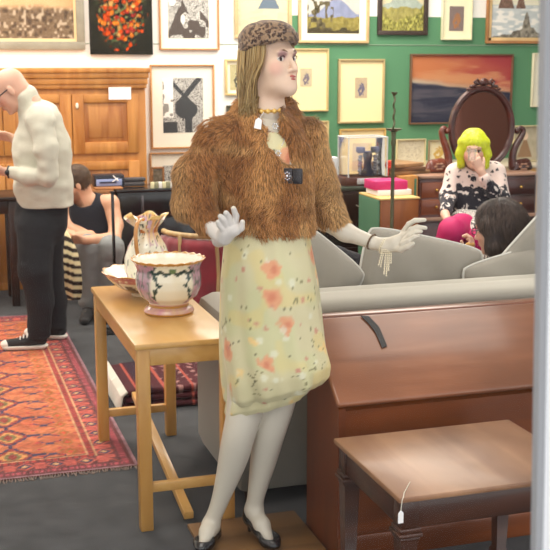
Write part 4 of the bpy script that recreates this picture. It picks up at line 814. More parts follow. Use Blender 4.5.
# ---- low sideboard along the wall and leaning pictures
WY = 8.25; wz = pyZ(420, 168, WY)
t = thing('sideboard', (pxX(440, WY), WY+.3, 0), 'pale wooden sideboard against the green wall behind the dressing table', 'sideboard')
wx0, wx1 = pxX(389, WY), pxX(560, WY); Geo().bx(wx0, wx1, WY, WY+.62, .05, wz-.03, .005).obj('carcass', mat('yellow_wood2', (206, 160, 96), .5, wood=(176, 128, 70), axis='X'), t); Geo().bx(wx0-.01, wx1, WY-.015, WY+.63, wz-.03, wz, .005).obj('top', mat('pale_ledge', (214, 200, 176), .5), t)
for k in range(4): a = wx0+.02+k*(wx1-wx0)/4; Geo().bx(a, a+(wx1-wx0)/4-.02, WY-.01, WY+.004, .1, wz-.05, .004).obj('door', mat('yellow_wood2'), t)
def leaning(x0, y0, x1, fcol, label, imgf, Y, fw=1.2, **k):
    y1 = 275-(275-0); zb_ = wz+.002
    for y1 in np.arange(150, 200, .25):
        if PY(x0, y1, Y)[2] < zb_: break
    return picture(x0, y0, x1, y1-.25, fcol, label, imgf, fw, Y=Y, name='framed_picture', res=(60, 50), **k)
leaning(395, 138.5, 425, (202, 188, 146), 'pale sketch in a cream frame propped on the sideboard, left', im_sketch, 8.46)
leaning(427, 139.5, 449, (150, 130, 100), 'white and yellow print propped on the sideboard by the scroll arm', im_small((232, 228, 214), (226, 210, 160), (206, 170, 96)), 8.60)
leaning(511, 125, 540, (206, 192, 150), 'pale figure picture propped on the sideboard at the right', im_saint, 8.50)
for k, (dxp, zz, rz) in enumerate(((0, 0, .18), (3, .03, .05), (-2, .06, .3))):
    c = np.array([pxX(418, 8.3), 8.37-.0, wz+.018+zz]); 
# ---- narrow stack left of the dressing table
QY = 7.05; qx0, qx1 = pxX(399, QY), pxX(417.5, QY); qz = pyZ(410, 176, QY)
t = thing('storage_box', ((qx0+qx1)/2, QY+.15, 0), 'tall yellow cabinet squeezed in left of the dressing table', 'cabinet')
Geo().bx(qx0, qx1, QY, QY+.5, 0, qz, .004).obj('carcass', mat('amber_wood', (222, 164, 92), .5, wood=(196, 132, 66), axis='Z'), t)
Geo().bx(qx1-.028, qx1-.012, QY-.006, QY+.01, .1, qz-.02, .002).obj('edge_strip', mat('green_paint', (72, 116, 88), .6), t)
lbl = ['lowest', 'middle', 'topmost']; cc = [(150, 108, 72), (120, 84, 58), (176, 134, 92)]
for k in range(3):
    c = np.array([(qx0+qx1)/2+.02-.01*k, QY+.22, qz+.014+k*.027]); R = np.array(Matrix.Rotation([.2, .05, .32][k], 3, 'Z'))
    Geo().box(c, ([.34, .3, .26][k], .3, .026), .004, M=R).obj('picture_frame', mat('flatframe_%d' % k, cc[k], .5, wood=tuple(int(v*.75) for v in cc[k])), label='%s brown frame of the flat stack on the yellow cabinet' % lbl[k], cat='frame', group='flat frames stacked on the yellow cabinet')
# ================================================================== PEOPLE AND MANNEQUIN
SKIN = mat('skin', attr=True, rough=.5, sss=.08)
CLOTH = mat('cloth_painted', attr=True, rough=.85, sheen=.1)
J = lambda x, y, D: PD(x, y, D)
def R3(yaw): return RT*math.cos(yaw)-HF*math.sin(yaw)
def facing(deg, tilt=0):      # 0 = towards the camera, 90 = to the right of the picture; tilt < 0 looks down
    a, b = math.radians(deg), math.radians(tilt); v = -HF*math.cos(a)+RT*math.sin(a); return v*math.cos(b)+ZU*math.sin(b)
def skin_part(name, chunks, m, parent, colf=None):
    g = Geo()
    for S, vox in chunks: V, Q = S.mesh(vox); g.add(V, Q.tolist(), colf(V) if colf else None)
    return g.obj(name, m, parent, sharp=None, fixn=False)
def face_bits(parent, c, M, s, gx=0.0, iris=(70, 60, 50), brow=(110, 84, 60), lips=(176, 96, 92), lip=True, lash=(50, 36, 34), brow_r=.0028):
    P = lambda x, y, z: c+M @ (np.array([x, y, z])*s)
    for q in (-1, 1):
        o = Geo().ell(P(q*.031, .071, .001), np.array([.0145, .0145, .0115])*s, 16, M=M, col=lin((228, 220, 212))).obj('eye', mat('eye_white', attr=True, rough=.2), parent, sharp=None)
        Geo().ell(P(q*.031+gx, .082-abs(gx)*.35, .001), np.array([.0066+abs(gx)*.12, .0046, .0070])*s, 14, M=M, col=lin(iris)).ell(P(q*.031+gx*1.25, .0857-abs(gx)*.6, .001), np.array([.003, .002, .0032])*s, 10, M=M, col=lin((14, 12, 12))).obj('iris', mat('eye_white'), o, sharp=None)
        Geo().tube([P(q*.031-.016, .078, .0), P(q*.031-.009, .0855, .0085), P(q*.031, .088, .0115), P(q*.031+.009, .0855, .0085), P(q*.031+.016, .078, .001)], np.array([.0008, .0019, .0022, .0019, .0008])*s, 6).obj('eyelid', mat('lash_%d' % lash[0], lash, .6), parent)
        Geo().tube([P(q*.014, .092, .023), P(q*.028, .090, .030), P(q*.045, .074, .027)], np.array([brow_r, brow_r*1.1, .0008])*s, 6).obj('eyebrow', mat('brow_%d' % brow[0], brow, .8), parent)
    if lip:
        S = SDF(); S.ell(P(0, .0985, -.0575), np.array([.0155, .007, .0045])*s, M, .002).ell(P(0, .0975, -.067), np.array([.013, .007, .0052])*s, M, .002); sobj('lips', S, .0012*max(s, 1), mat('lips_%d' % lips[0], lips, .35), parent)
def clump_hair(paths, radii, cols, seed=0, jit=.004, n=6):     # locks as tapered strands
    g = Geo(); rg = np.random.default_rng(seed)
    for P, r in zip(paths, radii):
        c = cols[rg.integers(len(cols))]; k = rg.uniform(.85, 1.15); g.tube(P, r, n, col=lin(np.clip(np.array(c)*k, 0, 255)))
    return g
# ---------------------------------------------------------------- mannequin
D0 = 3.66; W0 = .016
mq = thing('mannequin', PZ(235, 548, W0), 'life size female mannequin in fur jacket, leopard hat and floral dress', 'mannequin')
hM = head_frame(facing(47, 4)); hc = J(270.5, 61, 3.665)
def mskin(V):
    c = np.broadcast_to(C_(214, 206, 190), (len(V), 3)).copy(); L_ = (V-hc) @ hM; r = np.linalg.norm(L_, axis=1)
    c = mixc(c, C_(228, 196, 172), sst(.20, .13, r)); 
    for q in (-1, 1): c = mixc(c, C_(222, 158, 142), sst(.035, .008, np.linalg.norm(L_-np.array([q*.05, .068, -.028]), axis=1))*.5); c = mixc(c, C_(150, 108, 112), sst(.023, .010, np.linalg.norm(L_-np.array([q*.031, .085, .012]), axis=1))*.75)
    hd = (V @ ZU < zat(205, 3.5)) & (V @ ZU > zat(246, 3.5)) & (V @ RT < J(244, 220, 3.5) @ RT); c = mixc(c, C_(214, 208, 202), hd*1.0); return lin(c)
Sh = SDF(); head_prims(Sh, hc, hM, .96, ears=False); Sh.ell(hc+hM @ np.array([0, .074, -.094]), (.023, .021, .019), hM, .02).ell(hc+hM @ np.array([0, .045, -.080]), (.043, .041, .025), hM, .03)
Sh.chain([hc+hM @ np.array([0, -.025, -.05]), J(269, 112, 3.68), J(269, 128, 3.69)], [.052, .05, .056], .03)
Sb = SDF(); rtT = R3(.35); nT = np.cross(rtT, ZU)     # torso is turned a little to the right
if nT @ HF > 0: nT = -nT
fl = (nT, 1.45)
Sb.cap(J(268, 112, 3.69), J(268, 130, 3.69), .05, .06, .04)
Sb.cap(J(225, 138, 3.63), J(306, 140, 3.76), .055, .055, .05); Sb.chain([J(262, 160, 3.67), J(266, 200, 3.67), J(268, 225, 3.67), J(268, 270, 3.67), J(268, 300, 3.67)], [.135, .125, .11, .15, .16], .05, fl)
for x in (262, 292): Sb.ell(J(x, 168, 3.615), (.05, .05, .05), None, .04)
for (hx, hD, kx, ky, kD, cx, cy, cD, ax, ay, aD, tx, ty, tD) in ((252, 3.66, 246, 425, 3.60, 234, 456, 3.63, 211, 524, 3.68, 204, 543, 3.60), (286, 3.69, 281, 425, 3.64, 267, 456, 3.68, 254, 508, 3.72, 270, 545, 3.62)):
    LG = [(252, 330, 3.66, .085), (247, 395, 3.63, .066), (244, 415, 3.62, .059), (239, 434, 3.615, .056), (235, 452, 3.635, .0545), (229.5, 472, 3.65, .044), (223.5, 490, 3.66, .034), (218, 507, 3.67, .028), (211, 523, 3.68, .027)] if hx == 252 else [(288, 330, 3.70, .085), (279, 395, 3.67, .064), (275, 415, 3.665, .057), (269, 434, 3.665, .053), (265, 452, 3.69, .050), (261.5, 470, 3.70, .041), (257.5, 488, 3.71, .033), (254.5, 504, 3.72, .028), (254, 508, 3.72, .028)]
    kk = np.linspace(0, len(LG)-1, 40); LA = np.array(LG, float); LA = np.stack([np.interp(kk, range(len(LG)), LA[:, i]) for i in range(4)], 1)
    for _ in range(12): LA[1:-1] = (LA[:-2]+2*LA[1:-1]+LA[2:])/4
    Sb.chain([J(*q[:3]) for q in LA], list(LA[:, 3]), .004)
    an = J(ax, ay, aD); to = J(tx, ty, tD); Sb.chain([an, an+ZU*-.03+HF*.02], [.028, .026], .02); Sb.chain([an+ZU*-.015, (an+to)/2+ZU*.006, to], [.029, .027, .02], .02)
# arms
eR, wR = J(192, 206, 3.60), J(222, 238, 3.47); Sb.chain([J(213, 134, 3.62), eR, wR], [.048, .038, .025], .02)
eL, wL = J(322, 218, 3.76), J(374, 243, 3.66); Sb.chain([J(308, 138, 3.76), eL], [.048, .038], .02); Sb.chain([eL, J(345, 232, 3.72), wL], [.036, .031, .0225], .02)
Sd = SDF()      # hands, finer
Sd.chain([J(364, 239, 3.68), wL, J(386, 246, 3.64)], [.0245, .0215, .02], .01, None); Sd.chain([J(384, 245, 3.64), J(396, 243, 3.62), J(404, 236, 3.61)], [.0225, .022, .015], .015); Sd.chain([J(386, 248, 3.63), J(400, 247, 3.60)], [.016, .013], .012)
for pts, rr in ((((403, 233, 3.62), (409, 224, 3.61), (415, 220.5, 3.60), (424.5, 220, 3.59)), (.0105, .009, .0083, .007)), (((405, 237, 3.60), (411, 229.5, 3.59), (417, 227, 3.585), (425.5, 228, 3.58)), (.0105, .009, .0082, .0068)), (((404, 241, 3.59), (410, 235.5, 3.58), (416, 232, 3.575), (421, 231.5, 3.57)), (.010, .0088, .008, .0065)), (((402, 244, 3.58), (409, 240.5, 3.565), (414, 237, 3.56), (418.5, 236, 3.555)), (.0095, .008, .0075, .0062)), (((392, 248, 3.62), (401, 249.5, 3.58), (408, 247, 3.56), (413, 243.5, 3.55)), (.013, .0105, .009, .007))):
    Sd.chain([J(*q) for q in pts], rr, .004)
Sf = SDF()
Sf.chain([J(219, 240, 3.49), J(224, 237, 3.465), J(231, 229, 3.45)], [.024, .024, .026], .015); Sf.cap(J(225, 232, 3.45), J(237, 228, 3.45), .021, .017, .015)
for pts, rr in ((((235, 224, 3.445), (236, 216, 3.44), (233.5, 208.5, 3.43)), (.0115, .0105, .0085)), (((230, 223, 3.435), (228.5, 217, 3.43), (226, 213, 3.42)), (.0115, .0105, .009)), (((226, 225, 3.435), (223, 219.5, 3.425), (220.5, 216.5, 3.42)), (.011, .0105, .009)), (((223, 229, 3.435), (219.5, 225, 3.43), (218, 222, 3.425)), (.0105, .0095, .008)), (((236, 232, 3.44), (241.5, 228, 3.435), (242.5, 222, 3.43)), (.0125, .0105, .0085))):
    Sf.chain([J(*q) for q in pts], rr, .003)
skin_part('body', [(Sb, .006), (Sh, .0024), (Sd, .0024), (Sf, .0024)], mat('mannequin_skin', attr=True, rough=.35, spec=.4), mq, mskin)
face_bits(mq, hc, hM, .96, gx=-.004, iris=(70, 48, 46), brow=(120, 92, 70), lips=(186, 100, 92), lash=(74, 48, 52))
# shoes
SHOE = mat('black_patent', (26, 24, 28), .25, coat=.5)
for (ax, ay, aD, tx, ty, tD) in ((211, 524, 3.68, 204, 543, 3.60), (254, 508, 3.72, 270, 545, 3.62)):
    an = J(ax, ay, aD); to = J(tx, ty, tD); fw_ = to-an; fw_[2] = 0; fw_ /= np.linalg.norm(fw_); heel = an+ZU*-.035-fw_*.022; S = SDF()
    zf_ = W0+.014; toe = np.array([to[0], to[1], zf_+.006])+fw_*.03; ball = np.array([to[0], to[1], zf_+.012])
    S.cap(heel+ZU*.012, heel-ZU*.012, .029, .027, .01); S.cap(heel-ZU*.012, ball, .026, .036, .02, flat=(ZU, 1.25)); S.cap(ball, toe, .035, .022, .02, flat=(ZU, 1.5))
    S.cap(an+ZU*.02+fw_*.012, ball+ZU*.034, .030, .034, .006, op='sub'); S.plane((0, 0, W0+.001), -ZU)
    hb_ = heel-fw_*.012; S.cap(hb_-ZU*.01, np.array([hb_[0], hb_[1], W0+.004]), .014, .0065, .01); sobj('shoe', S, .003, SHOE, mq)
# dress
def dress_col(V):
    p = V*1.0; c = mixc(C_(220, 212, 174), C_(204, 196, 152), fbm(p, 9, 2)); c = mixc(c, C_(204, 204, 156), sst(.5, .75, noise(p, 11, 12))*.7); c = mixc(c, C_(232, 204, 120), sst(.62, .75, noise(p, 14, 9))*.35)
    d, i = cells(p, 10, 3); d = d+.25*(noise(p, 60, 2)-.5); m = (i > .62); c = mixc(c, C_(228, 164, 124), sst(.36, .28, d)*m); c = mixc(c, C_(218, 138, 104), sst(.2, .12, d)*m); m = (i < .3); c = mixc(c, C_(238, 206, 140), sst(.36, .28, d)*m); c = mixc(c, C_(226, 176, 150), sst(.13, .09, d)*m)
    d, i = cells(p, 26, 8); c = mixc(c, C_(206, 140, 120), sst(.28, .2, d)*(i > .72)*.8); c = mixc(c, C_(228, 228, 206), sst(.4, .3, d)*(i < .2)*.7)
    q = p @ np.array([[.8, .1, .6], [.2, .9, -.3], [-.5, .2, 1.0]]); v = np.abs(noise(q, 26, 5)-.5); c = mixc(c, C_(112, 108, 70), (v < .012)*(noise(p, 14, 6) > .55)*.75); d, i = cells(p, 55, 20); c = mixc(c, C_(96, 92, 66), (d < .2)*(i > .8)*.8)
    return lin(c)
DRESS = mat('floral_silk', attr=True, rough=.55, sheen=.15)
def garment(name, rings, par, n=150, colf=None, m=None, fold=0.0, ff=9, seed=0, sl=0.0, thick=.004, sub=14):
    ks = np.linspace(0, len(rings)-1, (len(rings)-1)*sub+1); R_ = np.array(rings, float); I = np.stack([np.interp(ks, range(len(rings)), R_[:, i]) for i in range(R_.shape[1])], 1)
    for _ in range(sub//2): I[1:-1] = (I[:-2]+2*I[1:-1]+I[2:])/4
    a = np.arange(n)*2*math.pi/n; rows = []
    for (cx, cy, D, rx, ry, f, s) in I:
        c = J(cx, cy, D); fo = 1+f*(np.sin(a*ff+seed+cy*.02)+.6*np.sin(a*(ff*1.7)+2+cy*.035)+.5*np.sin(a*4-cy*.05)); x = rx*np.cos(a)*fo; y = ry*np.sin(a)*fo
        rows.append(c+x[:, None]*rtT+y[:, None]*nT+ZU*(s*x)[:, None])
    P = np.array(rows); out = P; inn = P.copy(); cc = P.mean(1, keepdims=True); dv = P-cc; inn = P-dv/np.linalg.norm(dv, axis=2, keepdims=True)*thick
    full = np.concatenate([out, inn[::-1], out[:1]], 0); g = Geo(); V = full.reshape(-1, 3); g.grid(full, closed=True); g.c[-1] = colf(V); return g.obj(name, m, par, sharp=None, fixn=False)
# cx, cy, D, rx, ry, fold, hem slope
garment('dress', [(270, 131, 3.66, .070, .080, 0, 0), (271, 146, 3.66, .100, .104, 0, 0), (269, 165, 3.66, .120, .115, 0, 0), (268, 190, 3.66, .132, .116, .004, 0), (268, 215, 3.66, .128, .105, .01, 0), (267, 245, 3.66, .152, .12, .012, 0), (269, 280, 3.66, .170, .135, .010, 0), (271, 320, 3.66, .178, .145, .014, .03), (273, 350, 3.65, .184, .15, .02, .10), (276, 372, 3.64, .188, .15, .035, .2), (277, 387, 3.64, .180, .145, .05, .28), (276, 393, 3.64, .160, .13, .06, .28)], mq, colf=dress_col, m=DRESS)
garment('under_skirt', [(273, 370, 3.645, .155, .125, .03, .15), (270, 390, 3.645, .153, .125, .04, .25), (267, 400, 3.645, .150, .12, .05, .30), (266, 405, 3.645, .140, .11, .05, .32)], mq, colf=dress_col, m=DRESS, ff=8, seed=2)
# fur jacket
SJ = SDF()
SJ.chain([J(262, 148, 3.67), J(262, 185, 3.655), J(266, 222, 3.65)], [.150, .165, .165], .05, fl)
SJ.cap(J(222, 138, 3.64), J(306, 138, 3.755), .066, .062, .05)
SJ.chain([J(219, 140, 3.62), J(196, 176, 3.58), J(193, 205, 3.57)], [.062, .060, .058], .04); SJ.chain([J(193, 205, 3.57), J(210, 226, 3.53)], [.058, .043], .03)
SJ.chain([J(308, 138, 3.755), J(318, 180, 3.76), J(326, 210, 3.755)], [.056, .056, .054], .04); SJ.chain([J(326, 210, 3.755), J(335, 226, 3.735)], [.052, .045], .03)
SJ.chain([J(246, 108, 3.70), J(244, 122, 3.66), J(262, 150, 3.585), J(284, 178, 3.545)], [.030, .034, .034, .024], .03); SJ.chain([J(285, 105, 3.74), J(291, 120, 3.69), J(297, 150, 3.62), J(294, 178, 3.56)], [.022, .026, .030, .022], .03); SJ.chain([J(246, 108, 3.72), J(266, 108, 3.77), J(285, 105, 3.74)], [.026, .026, .022], .03)
SJ.cap(J(266, 100, 3.68), J(268, 126, 3.66), .052, .048, .01, op='sub')
for D in (3.44, 3.50, 3.56, 3.62): SJ.chain([J(270, 112, D), J(278, 140, D), J(290, 170, D)], [.042, .036, .008], .01, op='sub'); SJ.chain([J(292, 184, D), J(294, 240, D)], [.006, .013], .006, op='sub')
SJ.plane((0, 0, zat(233, 3.62)), -ZU)
def fur_col(V):
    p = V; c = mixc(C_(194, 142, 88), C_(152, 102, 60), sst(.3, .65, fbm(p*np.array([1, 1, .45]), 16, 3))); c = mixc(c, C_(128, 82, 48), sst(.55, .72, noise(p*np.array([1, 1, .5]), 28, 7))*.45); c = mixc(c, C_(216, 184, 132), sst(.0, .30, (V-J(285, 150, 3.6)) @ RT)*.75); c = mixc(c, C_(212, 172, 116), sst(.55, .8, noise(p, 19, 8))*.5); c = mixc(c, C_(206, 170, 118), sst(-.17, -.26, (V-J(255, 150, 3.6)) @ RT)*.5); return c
FUR = mat('fur', attr=True, rough=.75, sheen=.1, spec=.2)
Vj, Qj = SJ.mesh(.006, disp=lambda p: .020*(noise(p*np.array([1, 1, .4]), 26, 3)-.5)+.005*(noise(p, 70, 4)-.5))
g = Geo(); g.add(Vj, Qj.tolist(), lin(fur_col(Vj)*.72)); fj = g.obj('fur_jacket', FUR, mq, sharp=None, fixn=False)
P, N = surf_samples(Vj, Qj, 42000); 
sw = np.stack([noise(P, 13, s)-.5 for s in (1, 2, 3)], 1)
Dr = np.array([0, 0, -1.0])+sw*1.7+RNG.normal(0, .22, (len(P), 3)); keep = ~((P[:, 2] < zat(232.5, 3.62)+.004) & (N[:, 2] < -.8)); P, N, Dr = P[keep], N[keep], Dr[keep]
cl = fur_col(P)*RNG.uniform(.82, 1.18, (len(P), 1))
TV, TQ, TC = tufts(P, N, Dr, RNG.uniform(.014, .030, len(P)), RNG.uniform(.0009, .0016, len(P)), RNG.uniform(.25, .7, len(P)), lin(np.clip(cl, 0, 255)))
g = Geo(); g.add(TV, TQ.tolist(), TC); o = g.obj('fur_pile', FUR, fj, sharp=None, fixn=False); o['kind'] = 'stuff'
# clasp, choker, necklace
cM = np.stack([rtT, nT, ZU], 1); bc_ = J(293, 176, 3.515)
o = Geo().box(bc_-rtT*.0155, (.031, .012, .050), .004, M=cM, col=lin((44, 40, 44))).obj('clasp', mat('clasp_black', (44, 40, 44), .3), fj)
Geo().box(bc_+rtT*.0165, (.031, .012, .050), .004, M=cM).obj('clasp', mat('clasp_black'), fj)
g = Geo()
for k in range(8): a = k*math.pi/4; g.ell(bc_-rtT*.016+nT*.009+(rtT*math.cos(a)*.010+ZU*math.sin(a)*.012), (.0035, .0035, .0035), 8)
g.ell(bc_-rtT*.016+nT*.010, (.005, .005, .005), 10); g.obj('rhinestones', mat('rhinestone', (230, 230, 240), .15, .8), o)
nk = J(268, 112, 3.682); tl = .32
a = np.arange(48)*2*math.pi/48; ring = lambda r, z, k=1: [nk+rtT*r*math.cos(q)+nT*r*math.sin(q)+ZU*(z-.2*r*math.sin(q)*k) for q in a]
g = Geo(); base = ring(.0555, .008, .3); up = [p+ZU*.0075 for p in base]; dn = [p-ZU*.0075 for p in base]
ch = Geo().tube(base, .0065, 8, closed=True).tube(up, .0025, 6, closed=True).tube(dn, .0025, 6, closed=True).obj('choker', mat('amber_gold', (206, 160, 62), .35, .4), mq)
for q in np.linspace(math.radians(30), math.radians(150), 7): Geo().ell(nk+rtT*.0615*math.cos(q)+nT*.0615*math.sin(q)+ZU*(.008-.06*.0555*math.sin(q)), (.0085, .0085, .0085), 12).obj('choker_medallion', mat('pale_gold', (236, 196, 110), .3, .4), ch)
nl_ = [J(262, 120, 3.625), J(266, 133, 3.595), J(274, 147, 3.575), J(279, 151, 3.565), J(284, 142, 3.58), J(286, 128, 3.61)]
tt = np.linspace(0, 5, 26); nl_ = np.stack([np.interp(tt, range(6), np.array(nl_)[:, i]) for i in range(3)], 1); g = Geo()
for p in nl_: g.ell(p+nT*.004, (.0028, .0028, .0028), 6)
g.tube(nl_+nT*.004, .0012, 5); nk_ = g.obj('necklace', mat('silver2', (216, 214, 210), .2, .7), mq)
g = Geo()
for p in (J(276, 126, 3.585), J(279, 153, 3.555)):
    for k in range(6): g.ell(p+nT*.008+rtT*.008*math.cos(k*1.05)+ZU*.008*math.sin(k*1.05), (.0038, .003, .0038), 8)
g.obj('flower_pendant', mat('silver2'), nk_)
s_ = J(261, 116, 3.60); Geo().tube([J(264, 112, 3.612), s_, J(259.5, 121, 3.575)], .0009, 5).prism([J(255.5, 120, 3.57), J(258.5, 117.5, 3.57), J(262, 120, 3.57), J(261, 129.5, 3.568), J(254, 128, 3.568)], nT*.0012).obj('paper_tag', mat('paper'), ch)
# bracelets
d_ = (wL-eL)/np.linalg.norm(wL-eL); u_, v_ = axes(d_)
Geo().tube([J(371.5, 241.5, 3.665)+(u_*math.cos(k)+v_*math.sin(k))*.0262 for k in np.arange(30)*2*math.pi/30], .0032, 6, closed=True).obj('wrist_band', mat('brown_band', (104, 82, 60), .5), mq)
PEARL = mat('pearl', (238, 226, 196), .2, coat=.4); bo = Geo()
for row in range(4):
    c = J(383.5+row*2.2, 245.5, 3.64)
    for k in np.arange(22)*2*math.pi/22: bo.ell(c+(u_*math.cos(k)+v_*math.sin(k)*1.05)*.0255, (.0036, .0036, .0036), 6)
bo = bo.obj('pearl_bracelet', PEARL, mq); g = Geo()
for s in range(6):
    p = J(382+s*1.8, 250, 3.61); L_ = [.05, .06, .085, .09, .07, .045][s]; sx = [-3, -3.2, -1.2, -.6, -.5, 0][s]
    for k in np.arange(0, L_, .0062): g.ell(p-ZU*k+RT*(sx*.0035*k/L_)+RT*.0012*((int(k/.0062)) % 2), (.0033, .0033, .0033), 6)
g.obj('pearl_tassel', PEARL, bo)
# hat
Mh = hM; S = SDF(); PH = lambda x, y, z: hc+Mh @ np.array([x, y, z])
S.ell(PH(0, -.006, .064), (.086, .102, .062), Mh, .02); S.ell(PH(0, -.008, .078), (.078, .092, .048), Mh, .03)
hb_ = PH(0, 0, .046); hn = Mh @ np.array([0, .16, -1.0]); S.plane(hb_, hn)
S2 = [PH(x, y, z) for x, y, z in ()]
def leo(V):
    c = mixc(C_(158, 132, 104), C_(126, 100, 78), noise(V, 30, 1)); d, i = cells(V, 95, 5); c = mixc(c, C_(60, 42, 36), (np.abs(d-.38) < .17)*(i > .1)*(noise(V, 150, 4) > .3)); c = mixc(c, C_(112, 80, 62), d < .22); return lin(c)
def hatd(p): return .004*np.sin(((p-hc) @ Mh)[:, 0]*60)*0+.004*(noise(p, 40, 3)-.5)
hat = sobj('hat', S, .0022, mat('leopard_felt', attr=True, rough=.85, sheen=.2), mq, colf=leo, disp=hatd)
S = SDF(); a = np.arange(36)*2*math.pi/36
bp = [PH(.083*math.sin(k), -.006+.098*math.cos(k), .050+.016*math.cos(k)) for k in a]
for i in range(36): S.cap(bp[i], bp[(i+1) % 36], .009+.003*math.sin(i*1.3), k=.006)
bp = [p+(Mh @ np.array([0, 0, .014])) for p in bp]
for i in range(36): S.cap(bp[i], bp[(i+1) % 36], .008, k=.006)
sobj('hat_brim', S, .0022, mat('leopard_felt'), hat, colf=leo)
# hair: under-volume and strands
HC = [(158, 130, 86), (182, 154, 106), (142, 114, 74), (190, 164, 116)]
rg = np.random.default_rng(5); g = Geo()
for k in range(900):
    th = rg.uniform(math.radians(58), math.radians(298)); 
    if th > math.radians(180): th = rg.uniform(math.radians(200), math.radians(306)) if rg.random() < .5 else 2*math.pi-th
    rr = rg.uniform(.92, 1.04); x0, y0 = .082*math.sin(th)*rr, -.012+.100*math.cos(th)*rr
    st = PH(x0, y0, .056+.016*math.cos(th)); side = PH(x0*1.08, y0*1.05-.006, -.03)
    tgt = J(rg.uniform(238, 257), rg.uniform(104, 122), 3.62+rg.uniform(-.015, .05)); mid = side*.55+J(rg.uniform(235, 248), 88, 3.64+rg.uniform(-.03, .07))*.45
    P_ = np.array([st, side*.8+st*.2, mid, tgt]); t4 = np.linspace(0, 3, 12); P_ = np.stack([np.interp(t4, range(4), P_[:, i]) for i in range(3)], 1)
    for _ in range(4): P_[1:-1] = (P_[:-2]+2*P_[1:-1]+P_[2:])/4
    g.tube(P_, np.linspace(.0026, .0009, 12), 5, col=lin(np.clip(np.array(HC[rg.integers(4)])*rg.uniform(.85, 1.12), 0, 255)))
for k in range(110):   # far side lock behind the jaw
    th = rg.uniform(math.radians(55), math.radians(100)); 
    st = PH(.078*math.sin(th), -.012+.09*math.cos(th), .05); P_ = np.array([st, PH(.083, rg.uniform(-.01, .03), -.02), J(rg.uniform(283, 289), 96, 3.74), J(rg.uniform(282, 290), rg.uniform(105, 116), 3.73)])
    t4 = np.linspace(0, 3, 10); P_ = np.stack([np.interp(t4, range(4), P_[:, i]) for i in range(3)], 1); g.tube(P_, np.linspace(.003, .0012, 10), 5, col=lin(np.array(HC[rg.integers(4)])*.95))
S = SDF(); S.ell(PH(0, -.028, .0), (.078, .082, .085), Mh, .02); S.chain([PH(0, -.05, -.02), J(251, 92, 3.68), J(249, 108, 3.68)], [.060, .042, .026], .03); V, Q = S.mesh(.004); g.add(V, Q.tolist(), lin((126, 100, 62)))
g.obj('hair', mat('hair_strands', attr=True, rough=.45, spec=.3), mq, sharp=None, fixn=False)
# ---------------------------------------------------------------- standing man
pm = thing('person', PZ(35, 352, .012), 'bald man in cream turtleneck and black trousers standing on the rug, head bowed', 'person')
DM = 6.42; hM2 = head_frame(facing(-84, -38), ZU); c2 = J(10, 90, 6.40)
def mk_skin(base, hc_, Mx, cheek=(214, 140, 120), beard=None, lipc=None):
    def f(V):
        L_ = (V-hc_) @ Mx; c = mixc(C_(*base), C_(*base)*.93, noise(V, 25, 3))
        for q in (-1, 1): c = mixc(c, C_(*cheek), sst(.04, .01, np.linalg.norm(L_-np.array([q*.045, .07, -.03]), axis=1))*.5)
        if beard is not None: c = mixc(c, C_(*beard), sst(-.03, -.055, L_[:, 2])*sst(.0, .02, L_[:, 1])*(np.linalg.norm(L_, axis=1) < .16)*.75)
        return lin(np.clip(c, 0, 255))
    return f
S = SDF(); head_prims(S, c2, hM2, 1.0); S.chain([c2+hM2 @ np.array([0, -.045, -.04]), J(31, 104, 6.42), J(36, 116, 6.44)], [.06, .06, .065], .03)
hs = SDF(); hand_prims(hs, J(7, 172, 6.28), -RT*.98+ZU*.1-HF*.1, ZU*.5+HF*.4, 1.0, .7, thumb=-1); hs.cap(J(14, 172, 6.28), J(6, 172, 6.28), .027, .024, .01)
hand_prims(hs, J(14, 139, 6.60), -RT*.9+ZU*.25, -ZU*.5-HF*.5, 1.0, .7, thumb=1); hs.cap(J(20, 146, 6.60), J(13, 138, 6.60), .03, .024, .01)
skin_part('body', [(S, .004), (hs, .003)], SKIN, pm, mk_skin((224, 176, 152), c2, hM2))
face_bits(pm, c2, hM2, 1.0, brow=(120, 96, 80), lips=(186, 120, 108))
PP = lambda x, y, z: c2+hM2 @ np.array([x, y, z]); g = Geo()
for q in (-1, 1):
    a_ = np.arange(20)*2*math.pi/20; g.tube([PP(q*.032+.022*math.cos(k), .098-.006*abs(math.cos(k)), .0+.016*math.sin(k)) for k in a_], .0026, 6, closed=True); g.tube([PP(q*.054, .094, .004), PP(q*.074, .05, .006), PP(q*.079, -.005, .006), PP(q*.079, -.02, -.008)], .0036, 6)
g.tube([PP(-.011, .10, .003), PP(.011, .10, .003)], .0024, 6); g.obj('glasses', mat('black_plastic'), pm)
CREAM = mat('cream_knit', (208, 205, 188), .9, sheen=.2, bump=(160, .35), var=(14, .06))
S = SDF(); f2 = (HF, 1.0)
S.chain([J(41, 122, 6.44), J(42, 150, 6.44), J(44, 185, 6.44), J(46, 208, 6.44)], [.125, .16, .16, .155], .05, (HF, .95)); S.cap(J(40, 118, 6.30), J(42, 122, 6.62), .078, .078, .05)
S.chain([J(32, 118, 6.43), J(28.5, 104, 6.42), J(26, 97, 6.41)], [.075, .068, .068], .02)
S.chain([J(42, 124, 6.27), J(46, 150, 6.22), J(48, 176, 6.22)], [.072, .062, .056], .03); S.chain([J(48, 177, 6.22), J(28, 176, 6.25), J(11, 172, 6.28)], [.054, .047, .035], .02)
S.chain([J(40, 124, 6.64), J(34, 165, 6.66), J(21, 147, 6.61)], [.07, .055, .034], .03)
S.cap(c2+hM2 @ np.array([0, -.02, -.0]), J(20, 97, 6.41), .078, .05, .006, op='sub')
S.plane((0, 0, zat(206, 6.42)), -ZU)
sobj('turtleneck', S, .007, CREAM, pm, disp=lambda p: .016*(noise(p*np.array([1, 1, 1.8]), 13, 3)-.5))
